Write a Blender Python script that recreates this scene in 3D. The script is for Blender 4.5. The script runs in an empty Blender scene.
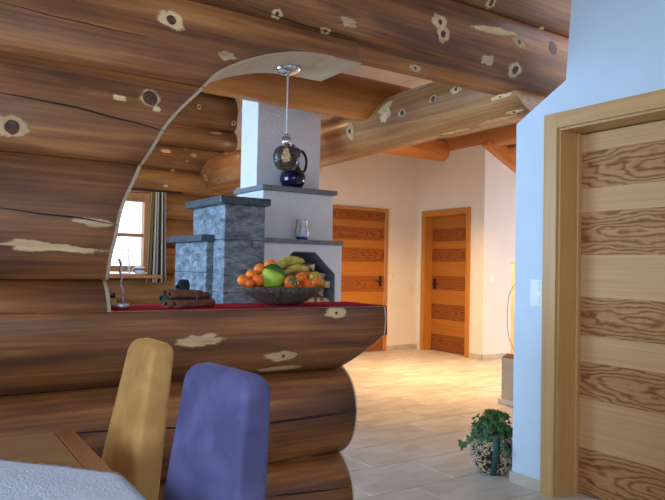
import bpy, bmesh, math, random
from mathutils import Vector, Matrix, noise as mnoise

random.seed(7)
SC = bpy.context.scene
COL = SC.collection

# ------------------------------------------------------------------ camera
EYE = Vector((0.0, 0.0, 1.22))
YAW, PITCH, ROLL, FPX = 0.5772, 0.0259, 0.0198, 650.0
_f = Vector((math.sin(YAW)*math.cos(PITCH), math.cos(YAW)*math.cos(PITCH), math.sin(PITCH)))
_r0 = Vector((math.cos(YAW), -math.sin(YAW), 0.0))
_u0 = _r0.cross(_f)
_r = _r0*math.cos(ROLL) + _u0*math.sin(ROLL)
_u = -_r0*math.sin(ROLL) + _u0*math.cos(ROLL)
cam_data = bpy.data.cameras.new('camera')
cam_data.sensor_width = 36.0
cam_data.sensor_fit = 'HORIZONTAL'
cam_data.lens = 36.0*FPX/665.0
cam_data.clip_start = 0.05
cam = bpy.data.objects.new('camera', cam_data)
COL.objects.link(cam)
M = Matrix(((_r.x, _u.x, -_f.x), (_r.y, _u.y, -_f.y), (_r.z, _u.z, -_f.z))).to_4x4()
M.translation = EYE
cam.matrix_world = M
SC.camera = cam

# ------------------------------------------------------------------ world, lights, exposure
world = bpy.data.worlds.new('world')
SC.world = world
world.use_nodes = True
_bg = world.node_tree.nodes['Background']
_bg.inputs[0].default_value = (0.80, 0.88, 1.0, 1)
_bg.inputs[1].default_value = 2.6

def area(name, loc, target, sx, sy, power, color):
    d = bpy.data.lights.new(name, 'AREA')
    d.shape = 'RECTANGLE'
    d.size, d.size_y = sx, sy
    d.energy, d.color = power, color
    o = bpy.data.objects.new(name, d)
    COL.objects.link(o)
    o.location = loc
    o.rotation_euler = (Vector(target)-Vector(loc)).to_track_quat('-Z', 'Y').to_euler()
    return o

DAY = (0.46, 0.70, 1.0)
WARM = (1.0, 0.66, 0.33)
area('assumed_daylight_dining_window', (-2.75, 0.3, 1.75), (2.5, 1.2, 1.2), 2.6, 1.5, 102, DAY)  # daylight from an assumed window left of the table, out of view
area('assumed_daylight_gable_window', (-0.4, -3.3, 1.9), (0.6, 3.0, 1.2), 3.6, 1.6, 20, DAY)  # weak daylight through an assumed gable window behind the camera
area('assumed_daylight_stove_room_window', (-0.9, 4.3, 1.7), (3.0, 4.6, 1.3), 1.9, 1.3, 112, (0.38, 0.66, 1.0))  # assumed unseen window that lights the stove's left side
area('assumed_daylight_hall_window', (9.3, 4.4, 1.5), (5.0, 5.2, 0.6), 1.8, 1.1, 85, (0.95, 0.93, 1.0))  # cool side light added for an assumed window at the hall's right end
_hl = area('assumed_hall_warm_light', (4.9, 5.3, 2.35), (5.2, 5.7, 0.0), 0.3, 0.3, 66, WARM)  # assumed warm source for the hall floor glow; no lamp fixture is built
_hl.data.spread = 2.3
area('added_stove_room_warm_light', (1.9, 6.2, 3.3), (2.0, 6.4, 0.0), 0.3, 0.3, 18, WARM)  # warm light added over the stove room, without any fixture

SC.view_settings.view_transform = 'Standard'
SC.view_settings.look = 'None'
SC.view_settings.gamma = 1.0
SC.view_settings.use_curve_mapping = False
SC.view_settings.exposure = 0.0

# ------------------------------------------------------------------ places seen in the photograph, as points of the room
def ray(px, py):
    return _f + _r*((px-332.5)/FPX) - _u*((py-250.0)/FPX)
def on_y(px, py, y):
    d = ray(px, py); return EYE + d*((y-EYE.y)/d.y)
def on_x(px, py, x):
    d = ray(px, py); return EYE + d*((x-EYE.x)/d.x)
def on_z(px, py, z):
    d = ray(px, py); return EYE + d*((z-EYE.z)/d.z)

# ------------------------------------------------------------------ object helpers
def tag(o, label=None, cat=None, group=None, kind=None):
    if label: o['label'] = label
    if cat: o['category'] = cat
    if group: o['group'] = group
    if kind: o['kind'] = kind
    return o

def empty(name, loc=(0, 0, 0), label=None, cat=None, group=None, kind=None):
    o = bpy.data.objects.new(name, None)
    o.empty_display_size = 0.05
    o.location = loc
    COL.objects.link(o)
    return tag(o, label, cat, group, kind)

def adopt(o, parent):
    if parent is not None:
        o.parent = parent
        top = Matrix.Translation(parent.location)
        p = parent
        while p.parent is not None:
            p = p.parent
            top = Matrix.Translation(p.location) @ top if False else top
        o.matrix_parent_inverse = Matrix.Identity(4) if parent.type == 'MESH' else top.inverted()
    return o

def mk(name, verts, faces, mats, parent=None, smooth=False, mat_idx=None, loc=None):
    me = bpy.data.meshes.new(name)
    me.from_pydata([tuple(v) for v in verts], [], faces)
    if not isinstance(mats, (list, tuple)): mats = [mats]
    for m in mats: me.materials.append(m)
    if mat_idx:
        for p, i in zip(me.polygons, mat_idx): p.material_index = i
    if smooth is True:
        for p in me.polygons: p.use_smooth = True
    elif smooth:
        for p, s in zip(me.polygons, smooth): p.use_smooth = bool(s)
    bm = bmesh.new(); bm.from_mesh(me)
    bmesh.ops.recalc_face_normals(bm, faces=bm.faces)
    bm.to_mesh(me); bm.free()
    o = bpy.data.objects.new(name, me)
    COL.objects.link(o)
    if loc is not None: o.location = loc
    return adopt(o, parent)

def join_geo(parts):
    V, F = [], []
    for v, f in parts:
        b = len(V); V += list(v); F += [tuple(i+b for i in q) for q in f]
    return V, F

def box_geo(x0, x1, y0, y1, z0, z1):
    v = [(x0, y0, z0), (x1, y0, z0), (x1, y1, z0), (x0, y1, z0), (x0, y0, z1), (x1, y0, z1), (x1, y1, z1), (x0, y1, z1)]
    f = [(0, 3, 2, 1), (4, 5, 6, 7), (0, 1, 5, 4), (1, 2, 6, 5), (2, 3, 7, 6), (3, 0, 4, 7)]
    return v, f

def bevel(o, w, seg=2):
    m = o.modifiers.new('bevel', 'BEVEL'); m.width = w; m.segments = seg; m.limit_method = 'ANGLE'
    return o

def box(name, x, y, z, mat, parent=None, bev=0.0, seg=2):
    v, f = box_geo(x[0], x[1], y[0], y[1], z[0], z[1])
    o = mk(name, v, f, mat, parent)
    if bev: bevel(o, bev, seg)
    return o

def obox_geo(c, ax, ay, az, hx, hy, hz):
    c = Vector(c); ax, ay, az = Vector(ax).normalized()*hx, Vector(ay).normalized()*hy, Vector(az).normalized()*hz
    v = [c+ax*i+ay*j+az*k for k in (-1, 1) for (i, j) in ((-1, -1), (1, -1), (1, 1), (-1, 1))]
    f = [(0, 3, 2, 1), (4, 5, 6, 7), (0, 1, 5, 4), (1, 2, 6, 5), (2, 3, 7, 6), (3, 0, 4, 7)]
    return v, f

def prism_geo(poly, axis, a, b):
    """poly: 2D points in the other two axes (in x,y,z order); extruded along axis from a to b"""
    def p3(p, t):
        return (t, p[0], p[1]) if axis == 'x' else (p[0], t, p[1]) if axis == 'y' else (p[0], p[1], t)
    n = len(poly)
    v = [p3(p, a) for p in poly] + [p3(p, b) for p in poly]
    f = [tuple(range(n)), tuple(range(2*n-1, n-1, -1))] + [(i, (i+1) % n, n+(i+1) % n, n+i) for i in range(n)]
    return v, f

def prism(name, poly, axis, a, b, mat, parent=None, bev=0.0):
    v, f = prism_geo(poly, axis, a, b)
    o = mk(name, v, f, mat, parent)
    if bev: bevel(o, bev)
    return o

def lathe_geo(prof, c=(0, 0, 0), seg=24, sy=1.0):
    """closed when profile ends have r = 0"""
    V, F = [], []
    rings = []
    for r, z in prof:
        if r < 1e-6:
            rings.append([len(V)]); V.append((c[0], c[1], c[2]+z))
        else:
            rings.append(list(range(len(V), len(V)+seg)))
            for k in range(seg):
                a = 2*math.pi*k/seg
                V.append((c[0]+r*math.cos(a), c[1]+r*sy*math.sin(a), c[2]+z))
    for A, B in zip(rings, rings[1:]):
        if len(A) == 1 and len(B) == 1: continue
        for k in range(seg):
            k2 = (k+1) % seg
            if len(A) == 1: F.append((A[0], B[k], B[k2]))
            elif len(B) == 1: F.append((A[k], A[k2], B[0]))
            else: F.append((A[k], A[k2], B[k2], B[k]))
    return V, F

def lathe(name, prof, c, mat, parent=None, seg=24, smooth=True, sy=1.0):
    v, f = lathe_geo(prof, c, seg, sy)
    return mk(name, v, f, mat, parent, smooth)

def tube_geo(pts, rad, seg=10, cap=True, twist=0.0, flat=1.0):
    pts = [Vector(p) for p in pts]
    n = len(pts)
    if not isinstance(rad, (list, tuple)): rad = [rad]*n
    V, F = [], []
    t = (pts[1]-pts[0]).normalized()
    up = Vector((0, 0, 1)) if abs(t.z) < 0.9 else Vector((1, 0, 0))
    a = t.cross(up).normalized()
    for i in range(n):
        t = (pts[min(i+1, n-1)]-pts[max(i-1, 0)]).normalized()
        a = (a - t*a.dot(t)).normalized()
        b = t.cross(a)
        for k in range(seg):
            th = 2*math.pi*k/seg + twist*i
            V.append(pts[i] + (a*math.cos(th) + b*math.sin(th)*flat)*rad[i])
    for i in range(n-1):
        for k in range(seg):
            k2 = (k+1) % seg
            F.append((i*seg+k, i*seg+k2, (i+1)*seg+k2, (i+1)*seg+k))
    if cap:
        F.append(tuple(range(seg-1, -1, -1))); F.append(tuple(range((n-1)*seg, n*seg)))
    return V, F

def tube(name, pts, rad, mat, parent=None, seg=10, smooth=True, **k):
    v, f = tube_geo(pts, rad, seg, **k)
    return mk(name, v, f, mat, parent, smooth)

def bez(pts, n=16):
    """Catmull-Rom through points"""
    pts = [Vector(p) for p in pts]
    P = [pts[0]*2-pts[1]] + pts + [pts[-1]*2-pts[-2]]
    out = []
    segs = len(pts)-1
    for s in range(segs):
        p0, p1, p2, p3 = P[s:s+4]
        m = max(2, n//segs)
        for i in range(m):
            t = i/m
            out.append(0.5*((2*p1)+(p2-p0)*t+(2*p0-5*p1+4*p2-p3)*t*t+(3*p1-p0-3*p2+p3)*t**3))
    out.append(pts[-1])
    return out

def lerp(xs, ys, x):
    if x <= xs[0]: return ys[0]
    for a, b, c, d in zip(xs, xs[1:], ys, ys[1:]):
        if x <= b: return c+(d-c)*(x-a)/(b-a) if b > a else d
    return ys[-1]

# ------------------------------------------------------------------ materials
def new_mat(name):
    m = bpy.data.materials.new(name); m.use_nodes = True
    nt = m.node_tree
    return m, nt, nt.nodes['Principled BSDF']

def setp(b, **k):
    for n, v in k.items():
        n = n.replace('_', ' ')
        if n in b.inputs: b.inputs[n].default_value = v

def plain(name, col, rough=0.5, metal=0.0, vary=0.0, nscale=20.0, bump=0.0, bscale=80.0, **k):
    m, nt, b = new_mat(name)
    setp(b, Roughness=rough, Metallic=metal, **k)
    b.inputs['Base Color'].default_value = (*col, 1)
    tc = nt.nodes.new('ShaderNodeTexCoord')
    n = nt.nodes.new('ShaderNodeTexNoise'); n.inputs['Scale'].default_value = nscale; n.inputs['Detail'].default_value = 5
    nt.links.new(tc.outputs['Object'], n.inputs['Vector'])
    r = nt.nodes.new('ShaderNodeValToRGB')
    v = vary if vary else 0.03
    r.color_ramp.elements[0].position = 0.3; r.color_ramp.elements[1].position = 0.7
    r.color_ramp.elements[0].color = (*[c*(1-v) for c in col], 1)
    r.color_ramp.elements[1].color = (*[min(1, c*(1+v)) for c in col], 1)
    nt.links.new(n.outputs['Fac'], r.inputs['Fac']); nt.links.new(r.outputs['Color'], b.inputs['Base Color'])
    if bump:
        n2 = nt.nodes.new('ShaderNodeTexNoise'); n2.inputs['Scale'].default_value = bscale; n2.inputs['Detail'].default_value = 4
        nt.links.new(tc.outputs['Object'], n2.inputs['Vector'])
        bp = nt.nodes.new('ShaderNodeBump'); bp.inputs['Strength'].default_value = bump; bp.inputs['Distance'].default_value = 0.01
        nt.links.new(n2.outputs['Fac'], bp.inputs['Height']); nt.links.new(bp.outputs['Normal'], b.inputs['Normal'])
    return m

def wood(name, stops, axis='x', fine=14.0, rough=0.4, coat=0.0, bump=0.15, patch=0.5, long=0.55, vary=0.25, tint=None):
    """streaky wood: noise stretched along the grain axis, slow tonal patches, slight change from piece to piece"""
    m, nt, b = new_mat(name)
    L = nt.links.new
    setp(b, Roughness=rough, Coat_Weight=coat, Coat_Roughness=0.16)
    tc = nt.nodes.new('ShaderNodeTexCoord')
    info = nt.nodes.new('ShaderNodeObjectInfo')
    off = nt.nodes.new('ShaderNodeVectorMath'); off.operation = 'SCALE'; off.inputs[0].default_value = (3.1, 7.7, 5.3)
    L(info.outputs['Random'], off.inputs['Scale'])
    add = nt.nodes.new('ShaderNodeVectorMath'); add.operation = 'ADD'
    L(tc.outputs['Object'], add.inputs[0]); L(off.outputs[0], add.inputs[1])
    mp = nt.nodes.new('ShaderNodeMapping')
    s = {'x': (long, fine, fine), 'y': (fine, long, fine), 'z': (fine, fine, long)}[axis]
    mp.inputs['Scale'].default_value = s
    L(add.outputs[0], mp.inputs['Vector'])
    n1 = nt.nodes.new('ShaderNodeTexNoise'); n1.inputs['Scale'].default_value = 1.0; n1.inputs['Detail'].default_value = 8
    n1.inputs['Roughness'].default_value = 0.62; n1.inputs['Distortion'].default_value = 0.8
    L(mp.outputs[0], n1.inputs['Vector'])
    mp2 = nt.nodes.new('ShaderNodeMapping')
    s2 = {'x': (1.1, 4.5, 4.5), 'y': (4.5, 1.1, 4.5), 'z': (4.5, 4.5, 1.1)}[axis]
    mp2.inputs['Scale'].default_value = s2
    L(add.outputs[0], mp2.inputs['Vector'])
    n2 = nt.nodes.new('ShaderNodeTexNoise'); n2.inputs['Scale'].default_value = 1.0; n2.inputs['Detail'].default_value = 3
    L(mp2.outputs[0], n2.inputs['Vector'])
    mix = nt.nodes.new('ShaderNodeMix'); mix.data_type = 'FLOAT'; mix.inputs['Factor'].default_value = patch
    mp3 = nt.nodes.new('ShaderNodeMapping')
    mp3.inputs['Scale'].default_value = tuple(q*(1.6 if abs(q-long) < 1e-9 else 5.5) for q in s)
    L(add.outputs[0], mp3.inputs['Vector'])
    n3 = nt.nodes.new('ShaderNodeTexNoise'); n3.inputs['Scale'].default_value = 1.0; n3.inputs['Detail'].default_value = 4
    L(mp3.outputs[0], n3.inputs['Vector'])
    g3 = nt.nodes.new('ShaderNodeMath'); g3.operation = 'MULTIPLY_ADD'; g3.inputs[1].default_value = 0.42
    L(n3.outputs['Fac'], g3.inputs[0])
    g4 = nt.nodes.new('ShaderNodeMath'); g4.operation = 'SUBTRACT'; g4.inputs[1].default_value = 0.21
    L(n1.outputs['Fac'], g4.inputs[0]); L(g4.outputs[0], g3.inputs[2])
    L(g3.outputs[0], mix.inputs[2]); L(n2.outputs['Fac'], mix.inputs[3])
    r = nt.nodes.new('ShaderNodeValToRGB')
    el = r.color_ramp.elements
    el[0].position, el[0].color = stops[0][0], (*stops[0][1], 1)
    el[1].position, el[1].color = stops[-1][0], (*stops[-1][1], 1)
    for p, c in stops[1:-1]:
        e = el.new(p); e.color = (*c, 1)
    L(mix.outputs[0], r.inputs['Fac'])
    hs = nt.nodes.new('ShaderNodeHueSaturation')
    ma = nt.nodes.new('ShaderNodeMath'); ma.operation = 'MULTIPLY_ADD'; ma.inputs[1].default_value = vary; ma.inputs[2].default_value = 1-vary/2
    L(info.outputs['Random'], ma.inputs[0]); L(ma.outputs[0], hs.inputs['Value'])
    L(r.outputs['Color'], hs.inputs['Color']); L(hs.outputs[0], b.inputs['Base Color'])
    bp = nt.nodes.new('ShaderNodeBump'); bp.inputs['Strength'].default_value = bump; bp.inputs['Distance'].default_value = 0.01
    L(n1.outputs['Fac'], bp.inputs['Height']); L(bp.outputs['Normal'], b.inputs['Normal'])
    if coat: L(bp.outputs['Normal'], b.inputs['Coat Normal'])
    return m

LOGS = [(0.32, (0.052, 0.015, 0.004)), (0.44, (0.130, 0.039, 0.009)), (0.54, (0.255, 0.084, 0.019)), (0.66, (0.47, 0.185, 0.050))]
M_LOG = wood('varnished_log', LOGS, 'x', 13, 0.55, 0.2, 0.3, 0.5, 0.7)
M_LOGY = wood('varnished_log_along', [(0.33, (0.16, 0.058, 0.020)), (0.45, (0.30, 0.125, 0.042)), (0.55, (0.42, 0.19, 0.068)), (0.67, (0.56, 0.29, 0.115))], 'y', 16, 0.42, 0.25, 0.22, 0.5, 0.5)
M_BACKLOG = wood('back_wall_log', [(0.33, (0.085, 0.036, 0.012)), (0.45, (0.17, 0.076, 0.024)), (0.55, (0.26, 0.125, 0.042)), (0.67, (0.37, 0.20, 0.075))], 'x', 14, 0.42, 0.2, 0.2, 0.55, 0.5)
M_CUT = wood('sawn_wood', [(0.3, (0.50, 0.38, 0.25)), (0.5, (0.62, 0.50, 0.35)), (0.75, (0.72, 0.61, 0.46))], 'y', 10, 0.7, 0, 0.15, 0.4, 2.0, 0.1)
M_KNOTPALE = wood('scraped_wood', [(0.3, (0.38, 0.19, 0.07)), (0.5, (0.60, 0.37, 0.18)), (0.75, (0.78, 0.57, 0.34))], 'x', 22, 0.6, 0, 0.2, 0.4, 6.0, 0.5)
def feather(m):
    nt = m.node_tree; L = nt.links.new
    out = [n for n in nt.nodes if n.type == 'OUTPUT_MATERIAL'][0]; b = nt.nodes['Principled BSDF']
    at = nt.nodes.new('ShaderNodeAttribute'); at.attribute_name = 'rim'
    tc = nt.nodes.new('ShaderNodeTexCoord')
    nz_ = nt.nodes.new('ShaderNodeTexNoise'); nz_.inputs['Scale'].default_value = 45; nz_.inputs['Detail'].default_value = 3
    L(tc.outputs['Object'], nz_.inputs['Vector'])
    ad = nt.nodes.new('ShaderNodeMath'); ad.operation = 'MULTIPLY_ADD'; ad.inputs[1].default_value = 0.5
    L(nz_.outputs['Fac'], ad.inputs[0]); L(at.outputs['Fac'], ad.inputs[2])
    mr = nt.nodes.new('ShaderNodeMapRange'); mr.inputs[1].default_value = 0.98; mr.inputs[2].default_value = 1.22
    L(ad.outputs[0], mr.inputs[0])
    tr = nt.nodes.new('ShaderNodeBsdfTransparent'); mx = nt.nodes.new('ShaderNodeMixShader')
    L(mr.outputs[0], mx.inputs[0]); L(b.outputs[0], mx.inputs[1]); L(tr.outputs[0], mx.inputs[2]); L(mx.outputs[0], out.inputs[0])
feather(M_KNOTPALE)
def set_rim(o, counts):
    vals = []
    for n in counts: vals += [0.0]+[0.55]*n+[1.0]*n
    a = o.data.attributes.new('rim', 'FLOAT', 'POINT'); a.data.foreach_set('value', vals)
M_KNOT = plain('dark_knot', (0.085, 0.028, 0.014), 0.55, vary=0.6, nscale=60)
M_CRACK = plain('drying_crack', (0.012, 0.007, 0.005), 0.9)
M_BEAM = wood('orange_beam', [(0.3, (0.38, 0.12, 0.02)), (0.5, (0.58, 0.21, 0.04)), (0.7, (0.72, 0.30, 0.07))], 'x', 12, 0.45, 0.15, 0.15, 0.5, 0.6)
M_BEAMY = wood('orange_beam_along', [(0.25, (0.30, 0.10, 0.022)), (0.5, (0.46, 0.18, 0.045)), (0.75, (0.60, 0.27, 0.08))], 'y', 12, 0.45, 0.15, 0.15, 0.5, 0.6)
M_ROOF = wood('roof_boards', [(0.3, (0.50, 0.36, 0.25)), (0.5, (0.60, 0.46, 0.34)), (0.75, (0.68, 0.55, 0.43))], 'y', 12, 0.6, 0, 0.1, 0.4, 0.5, 0.12)
M_FRAME = wood('ash_frame', [(0.3, (0.50, 0.26, 0.085)), (0.5, (0.59, 0.32, 0.115)), (0.75, (0.66, 0.38, 0.15))], 'z', 26, 0.42, 0.1, 0.05, 0.3, 0.8, 0.08)
M_FRAME2 = wood('amber_frame', [(0.3, (0.48, 0.175, 0.024)), (0.5, (0.55, 0.215, 0.032)), (0.75, (0.61, 0.26, 0.042))], 'z', 26, 0.42, 0.1, 0.05, 0.3, 0.8, 0.06)
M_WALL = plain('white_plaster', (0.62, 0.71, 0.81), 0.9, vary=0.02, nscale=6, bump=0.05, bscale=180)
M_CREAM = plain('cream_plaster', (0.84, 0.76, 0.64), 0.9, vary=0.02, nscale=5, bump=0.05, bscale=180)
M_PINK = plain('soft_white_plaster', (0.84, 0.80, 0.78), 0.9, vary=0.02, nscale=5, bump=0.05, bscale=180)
M_CHIM = plain('chimney_plaster', (0.86, 0.85, 0.86), 0.92, vary=0.03, nscale=9, bump=0.45, bscale=55)
M_SHELF = plain('slate_shelf', (0.20, 0.21, 0.235), 0.55, vary=0.25, nscale=25, bump=0.1)
M_SKIRT = plain('stone_skirting', (0.55, 0.48, 0.38), 0.55, vary=0.15, nscale=9)
M_GROUT = plain('tile_grout', (0.42, 0.39, 0.34), 0.9, vary=0.1, nscale=40)
M_NICHE = plain('dark_niche', (0.20, 0.22, 0.27), 0.85, vary=0.2)  # dark blue-grey for the inner faces of the firewood niche
M_BLACK = plain('black_plastic', (0.014, 0.014, 0.016), 0.35)
M_IRON = plain('dark_iron', (0.03, 0.03, 0.033), 0.5, 0.7)
M_CHROME = plain('polished_chrome', (0.72, 0.72, 0.74), 0.16, 1.0)
M_WHITE = plain('white_plastic', (0.84, 0.84, 0.83), 0.4)

def tile_mat():
    m, nt, b = new_mat('travertine_tile')
    L = nt.links.new
    setp(b, Roughness=0.42)
    tc = nt.nodes.new('ShaderNodeTexCoord'); info = nt.nodes.new('ShaderNodeObjectInfo')
    off = nt.nodes.new('ShaderNodeVectorMath'); off.operation = 'SCALE'; off.inputs[0].default_value = (9.1, 5.7, 3.3)
    L(info.outputs['Random'], off.inputs['Scale'])
    add = nt.nodes.new('ShaderNodeVectorMath'); add.operation = 'ADD'
    L(tc.outputs['Object'], add.inputs[0]); L(off.outputs[0], add.inputs[1])
    mp = nt.nodes.new('ShaderNodeMapping'); mp.inputs['Scale'].default_value = (1.6, 4.5, 3.0)
    L(add.outputs[0], mp.inputs['Vector'])
    n1 = nt.nodes.new('ShaderNodeTexNoise'); n1.inputs['Scale'].default_value = 1.6; n1.inputs['Detail'].default_value = 7; n1.inputs['Distortion'].default_value = 0.8
    L(mp.outputs[0], n1.inputs['Vector'])
    r = nt.nodes.new('ShaderNodeValToRGB'); el = r.color_ramp.elements
    el[0].position, el[0].color = 0.3, (0.56, 0.46, 0.35, 1)
    el[1].position, el[1].color = 0.72, (0.78, 0.72, 0.62, 1)
    e = el.new(0.5); e.color = (0.68, 0.59, 0.48, 1)
    L(n1.outputs['Fac'], r.inputs['Fac'])
    hs = nt.nodes.new('ShaderNodeHueSaturation')
    ma = nt.nodes.new('ShaderNodeMath'); ma.operation = 'MULTIPLY_ADD'; ma.inputs[1].default_value = 0.16; ma.inputs[2].default_value = 0.92
    L(info.outputs['Random'], ma.inputs[0]); L(ma.outputs[0], hs.inputs['Value'])
    L(r.outputs['Color'], hs.inputs['Color']); L(hs.outputs[0], b.inputs['Base Color'])
    bp = nt.nodes.new('ShaderNodeBump'); bp.inputs['Strength'].default_value = 0.12; bp.inputs['Distance'].default_value = 0.01
    L(n1.outputs['Fac'], bp.inputs['Height']); L(bp.outputs['Normal'], b.inputs['Normal'])
    return m
M_TILE = tile_mat()

def veneer(name, base, lite, dark, fig, across):
    """flat veneer band, mesh centred on the band; fig > 0 draws the cathedral heart figure. across: 'x' or 'y' runs along the grain"""
    m, nt, b = new_mat(name)
    L = nt.links.new
    setp(b, Roughness=0.6, Specular_IOR_Level=0.3)
    tc = nt.nodes.new('ShaderNodeTexCoord'); info = nt.nodes.new('ShaderNodeObjectInfo')
    sep = nt.nodes.new('ShaderNodeSeparateXYZ'); L(tc.outputs['Object'], sep.inputs[0])
    def math_(op, a, bb=None, c=None):
        n = nt.nodes.new('ShaderNodeMath'); n.operation = op
        for i, v in enumerate((a, bb, c)):
            if v is None: continue
            if isinstance(v, (int, float)): n.inputs[i].default_value = v
            else: L(v, n.inputs[i])
        return n.outputs[0]
    h = sep.outputs['X' if across == 'x' else 'Y']; z = sep.outputs['Z']
    cmb = nt.nodes.new('ShaderNodeCombineXYZ')
    L(math_('MULTIPLY', h, 3.0), cmb.inputs[0]); L(math_('MULTIPLY', z, 9.0), cmb.inputs[1]); L(math_('MULTIPLY', info.outputs['Random'], 37.0), cmb.inputs[2])
    n1 = nt.nodes.new('ShaderNodeTexNoise'); n1.inputs['Scale'].default_value = 1.0; n1.inputs['Detail'].default_value = 3; L(cmb.outputs[0], n1.inputs['Vector'])
    cmb2 = nt.nodes.new('ShaderNodeCombineXYZ')
    L(math_('MULTIPLY', h, 1.2), cmb2.inputs[0]); L(math_('MULTIPLY', z, 70.0), cmb2.inputs[1]); L(math_('MULTIPLY', info.outputs['Random'], 17.0), cmb2.inputs[2])
    n2 = nt.nodes.new('ShaderNodeTexNoise'); n2.inputs['Scale'].default_value = 1.0; n2.inputs['Detail'].default_value = 4; L(cmb2.outputs[0], n2.inputs['Vector'])
    if fig:
        u = math_('MULTIPLY', math_('ADD', h, math_('MULTIPLY_ADD', info.outputs['Random'], 0.3, -0.15)), 1.5)
        v = math_('MULTIPLY', z, 10.0)
        d = math_('SQRT', math_('ADD', math_('MULTIPLY', u, u), math_('MULTIPLY', v, v)))
        d = math_('ADD', d, math_('MULTIPLY_ADD', n1.outputs['Fac'], 1.3, -0.65))
        rings = math_('SINE', math_('MULTIPLY', d, 27.0))
        rings = math_('POWER', math_('MULTIPLY_ADD', rings, 0.5, 0.5), 1.6)
        edge = math_('ABSOLUTE', z)
        inside = nt.nodes.new('ShaderNodeMapRange'); inside.inputs[1].default_value = 0.105; inside.inputs[2].default_value = 0.075
        L(edge, inside.inputs[0])
        tone = math_('MULTIPLY_ADD', n2.outputs['Fac'], 0.5, math_('MULTIPLY', rings, 0.42))
    else:
        tone = math_('MULTIPLY', n2.outputs['Fac'], 0.75)
    r = nt.nodes.new('ShaderNodeValToRGB'); el = r.color_ramp.elements
    el[0].position, el[0].color = 0.2, (*lite, 1)
    el[1].position, el[1].color = 0.72, (*dark, 1)
    e = el.new(0.42); e.color = (*base, 1)
    L(tone, r.inputs['Fac']); L(r.outputs['Color'], b.inputs['Base Color'])
    return m

V_LY = veneer('light_veneer', (0.56, 0.31, 0.135), (0.62, 0.355, 0.16), (0.48, 0.25, 0.10), 0, 'y')
V_DY = veneer('heartwood_veneer', (0.38, 0.170, 0.058), (0.48, 0.235, 0.088), (0.19, 0.068, 0.018), 1, 'y')
V_LX2 = veneer('amber_light_veneer', (0.47, 0.165, 0.022), (0.53, 0.20, 0.032), (0.40, 0.13, 0.016), 0, 'x')
V_DX2 = veneer('amber_heartwood_veneer', (0.31, 0.085, 0.011), (0.38, 0.12, 0.017), (0.20, 0.048, 0.007), 1, 'x')
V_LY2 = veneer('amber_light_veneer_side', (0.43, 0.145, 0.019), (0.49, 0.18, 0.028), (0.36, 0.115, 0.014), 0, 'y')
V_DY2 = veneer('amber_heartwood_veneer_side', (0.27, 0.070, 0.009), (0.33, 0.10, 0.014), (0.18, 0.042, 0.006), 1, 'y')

def soapstone():
    m, nt, b = new_mat('soapstone')
    L = nt.links.new
    setp(b, Roughness=0.45)
    tc = nt.nodes.new('ShaderNodeTexCoord')
    mp = nt.nodes.new('ShaderNodeMapping'); mp.inputs['Rotation'].default_value = (0.5, 0.6, 0.3); mp.inputs['Scale'].default_value = (7, 7, 16)
    L(tc.outputs['Object'], mp.inputs['Vector'])
    n1 = nt.nodes.new('ShaderNodeTexNoise'); n1.inputs['Scale'].default_value = 1.5; n1.inputs['Detail'].default_value = 10; n1.inputs['Distortion'].default_value = 0.5; n1.inputs['Roughness'].default_value = 0.72
    L(mp.outputs[0], n1.inputs['Vector'])
    r = nt.nodes.new('ShaderNodeValToRGB'); el = r.color_ramp.elements
    el[0].position, el[0].color = 0.34, (0.055, 0.065, 0.08, 1)
    el[1].position, el[1].color = 0.72, (0.48, 0.54, 0.62, 1)
    e = el.new(0.52); e.color = (0.22, 0.26, 0.30, 1)
    L(n1.outputs['Fac'], r.inputs['Fac']); L(r.outputs['Color'], b.inputs['Base Color'])
    bp = nt.nodes.new('ShaderNodeBump'); bp.inputs['Strength'].default_value = 0.8; bp.inputs['Distance'].default_value = 0.03
    L(n1.outputs['Fac'], bp.inputs['Height']); L(bp.outputs['Normal'], b.inputs['Normal'])
    return m
M_STONE = soapstone()
M_SLAB = plain('soapstone_slab', (0.075, 0.085, 0.10), 0.4, vary=0.5, nscale=40, bump=0.1)

def glass(name, col=(1, 1, 1), rough=0.0, ior=1.45):
    m, nt, b = new_mat(name)
    setp(b, Roughness=rough, IOR=ior, Transmission_Weight=1.0)
    b.inputs['Base Color'].default_value = (*col, 1)
    return m
M_GLASS = bpy.data.materials.new('clear_glass'); M_GLASS.use_nodes = True
_nt = M_GLASS.node_tree; _nt.nodes.clear()
_o = _nt.nodes.new('ShaderNodeOutputMaterial'); _t = _nt.nodes.new('ShaderNodeBsdfTransparent'); _g = _nt.nodes.new('ShaderNodeBsdfPrincipled'); _mx = _nt.nodes.new('ShaderNodeMixShader')
_g.inputs['Base Color'].default_value = (0.82, 0.86, 0.9, 1); _g.inputs['Roughness'].default_value = 0.08
_fr = _nt.nodes.new('ShaderNodeLayerWeight'); _fr.inputs[0].default_value = 0.35
_nt.links.new(_fr.outputs['Facing'], _mx.inputs[0]); _nt.links.new(_t.outputs[0], _mx.inputs[1]); _nt.links.new(_g.outputs[0], _mx.inputs[2]); _nt.links.new(_mx.outputs[0], _o.inputs[0])
M_PANE = bpy.data.materials.new('window_glass'); M_PANE.use_nodes = True
_nt = M_PANE.node_tree; _nt.nodes.clear()
_o = _nt.nodes.new('ShaderNodeOutputMaterial'); _t = _nt.nodes.new('ShaderNodeBsdfTransparent'); _g = _nt.nodes.new('ShaderNodeBsdfGlossy'); _mx = _nt.nodes.new('ShaderNodeMixShader')
_g.inputs['Roughness'].default_value = 0.02; _mx.inputs[0].default_value = 0.06
_nt.links.new(_t.outputs[0], _mx.inputs[1]); _nt.links.new(_g.outputs[0], _mx.inputs[2]); _nt.links.new(_mx.outputs[0], _o.inputs[0])

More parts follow.
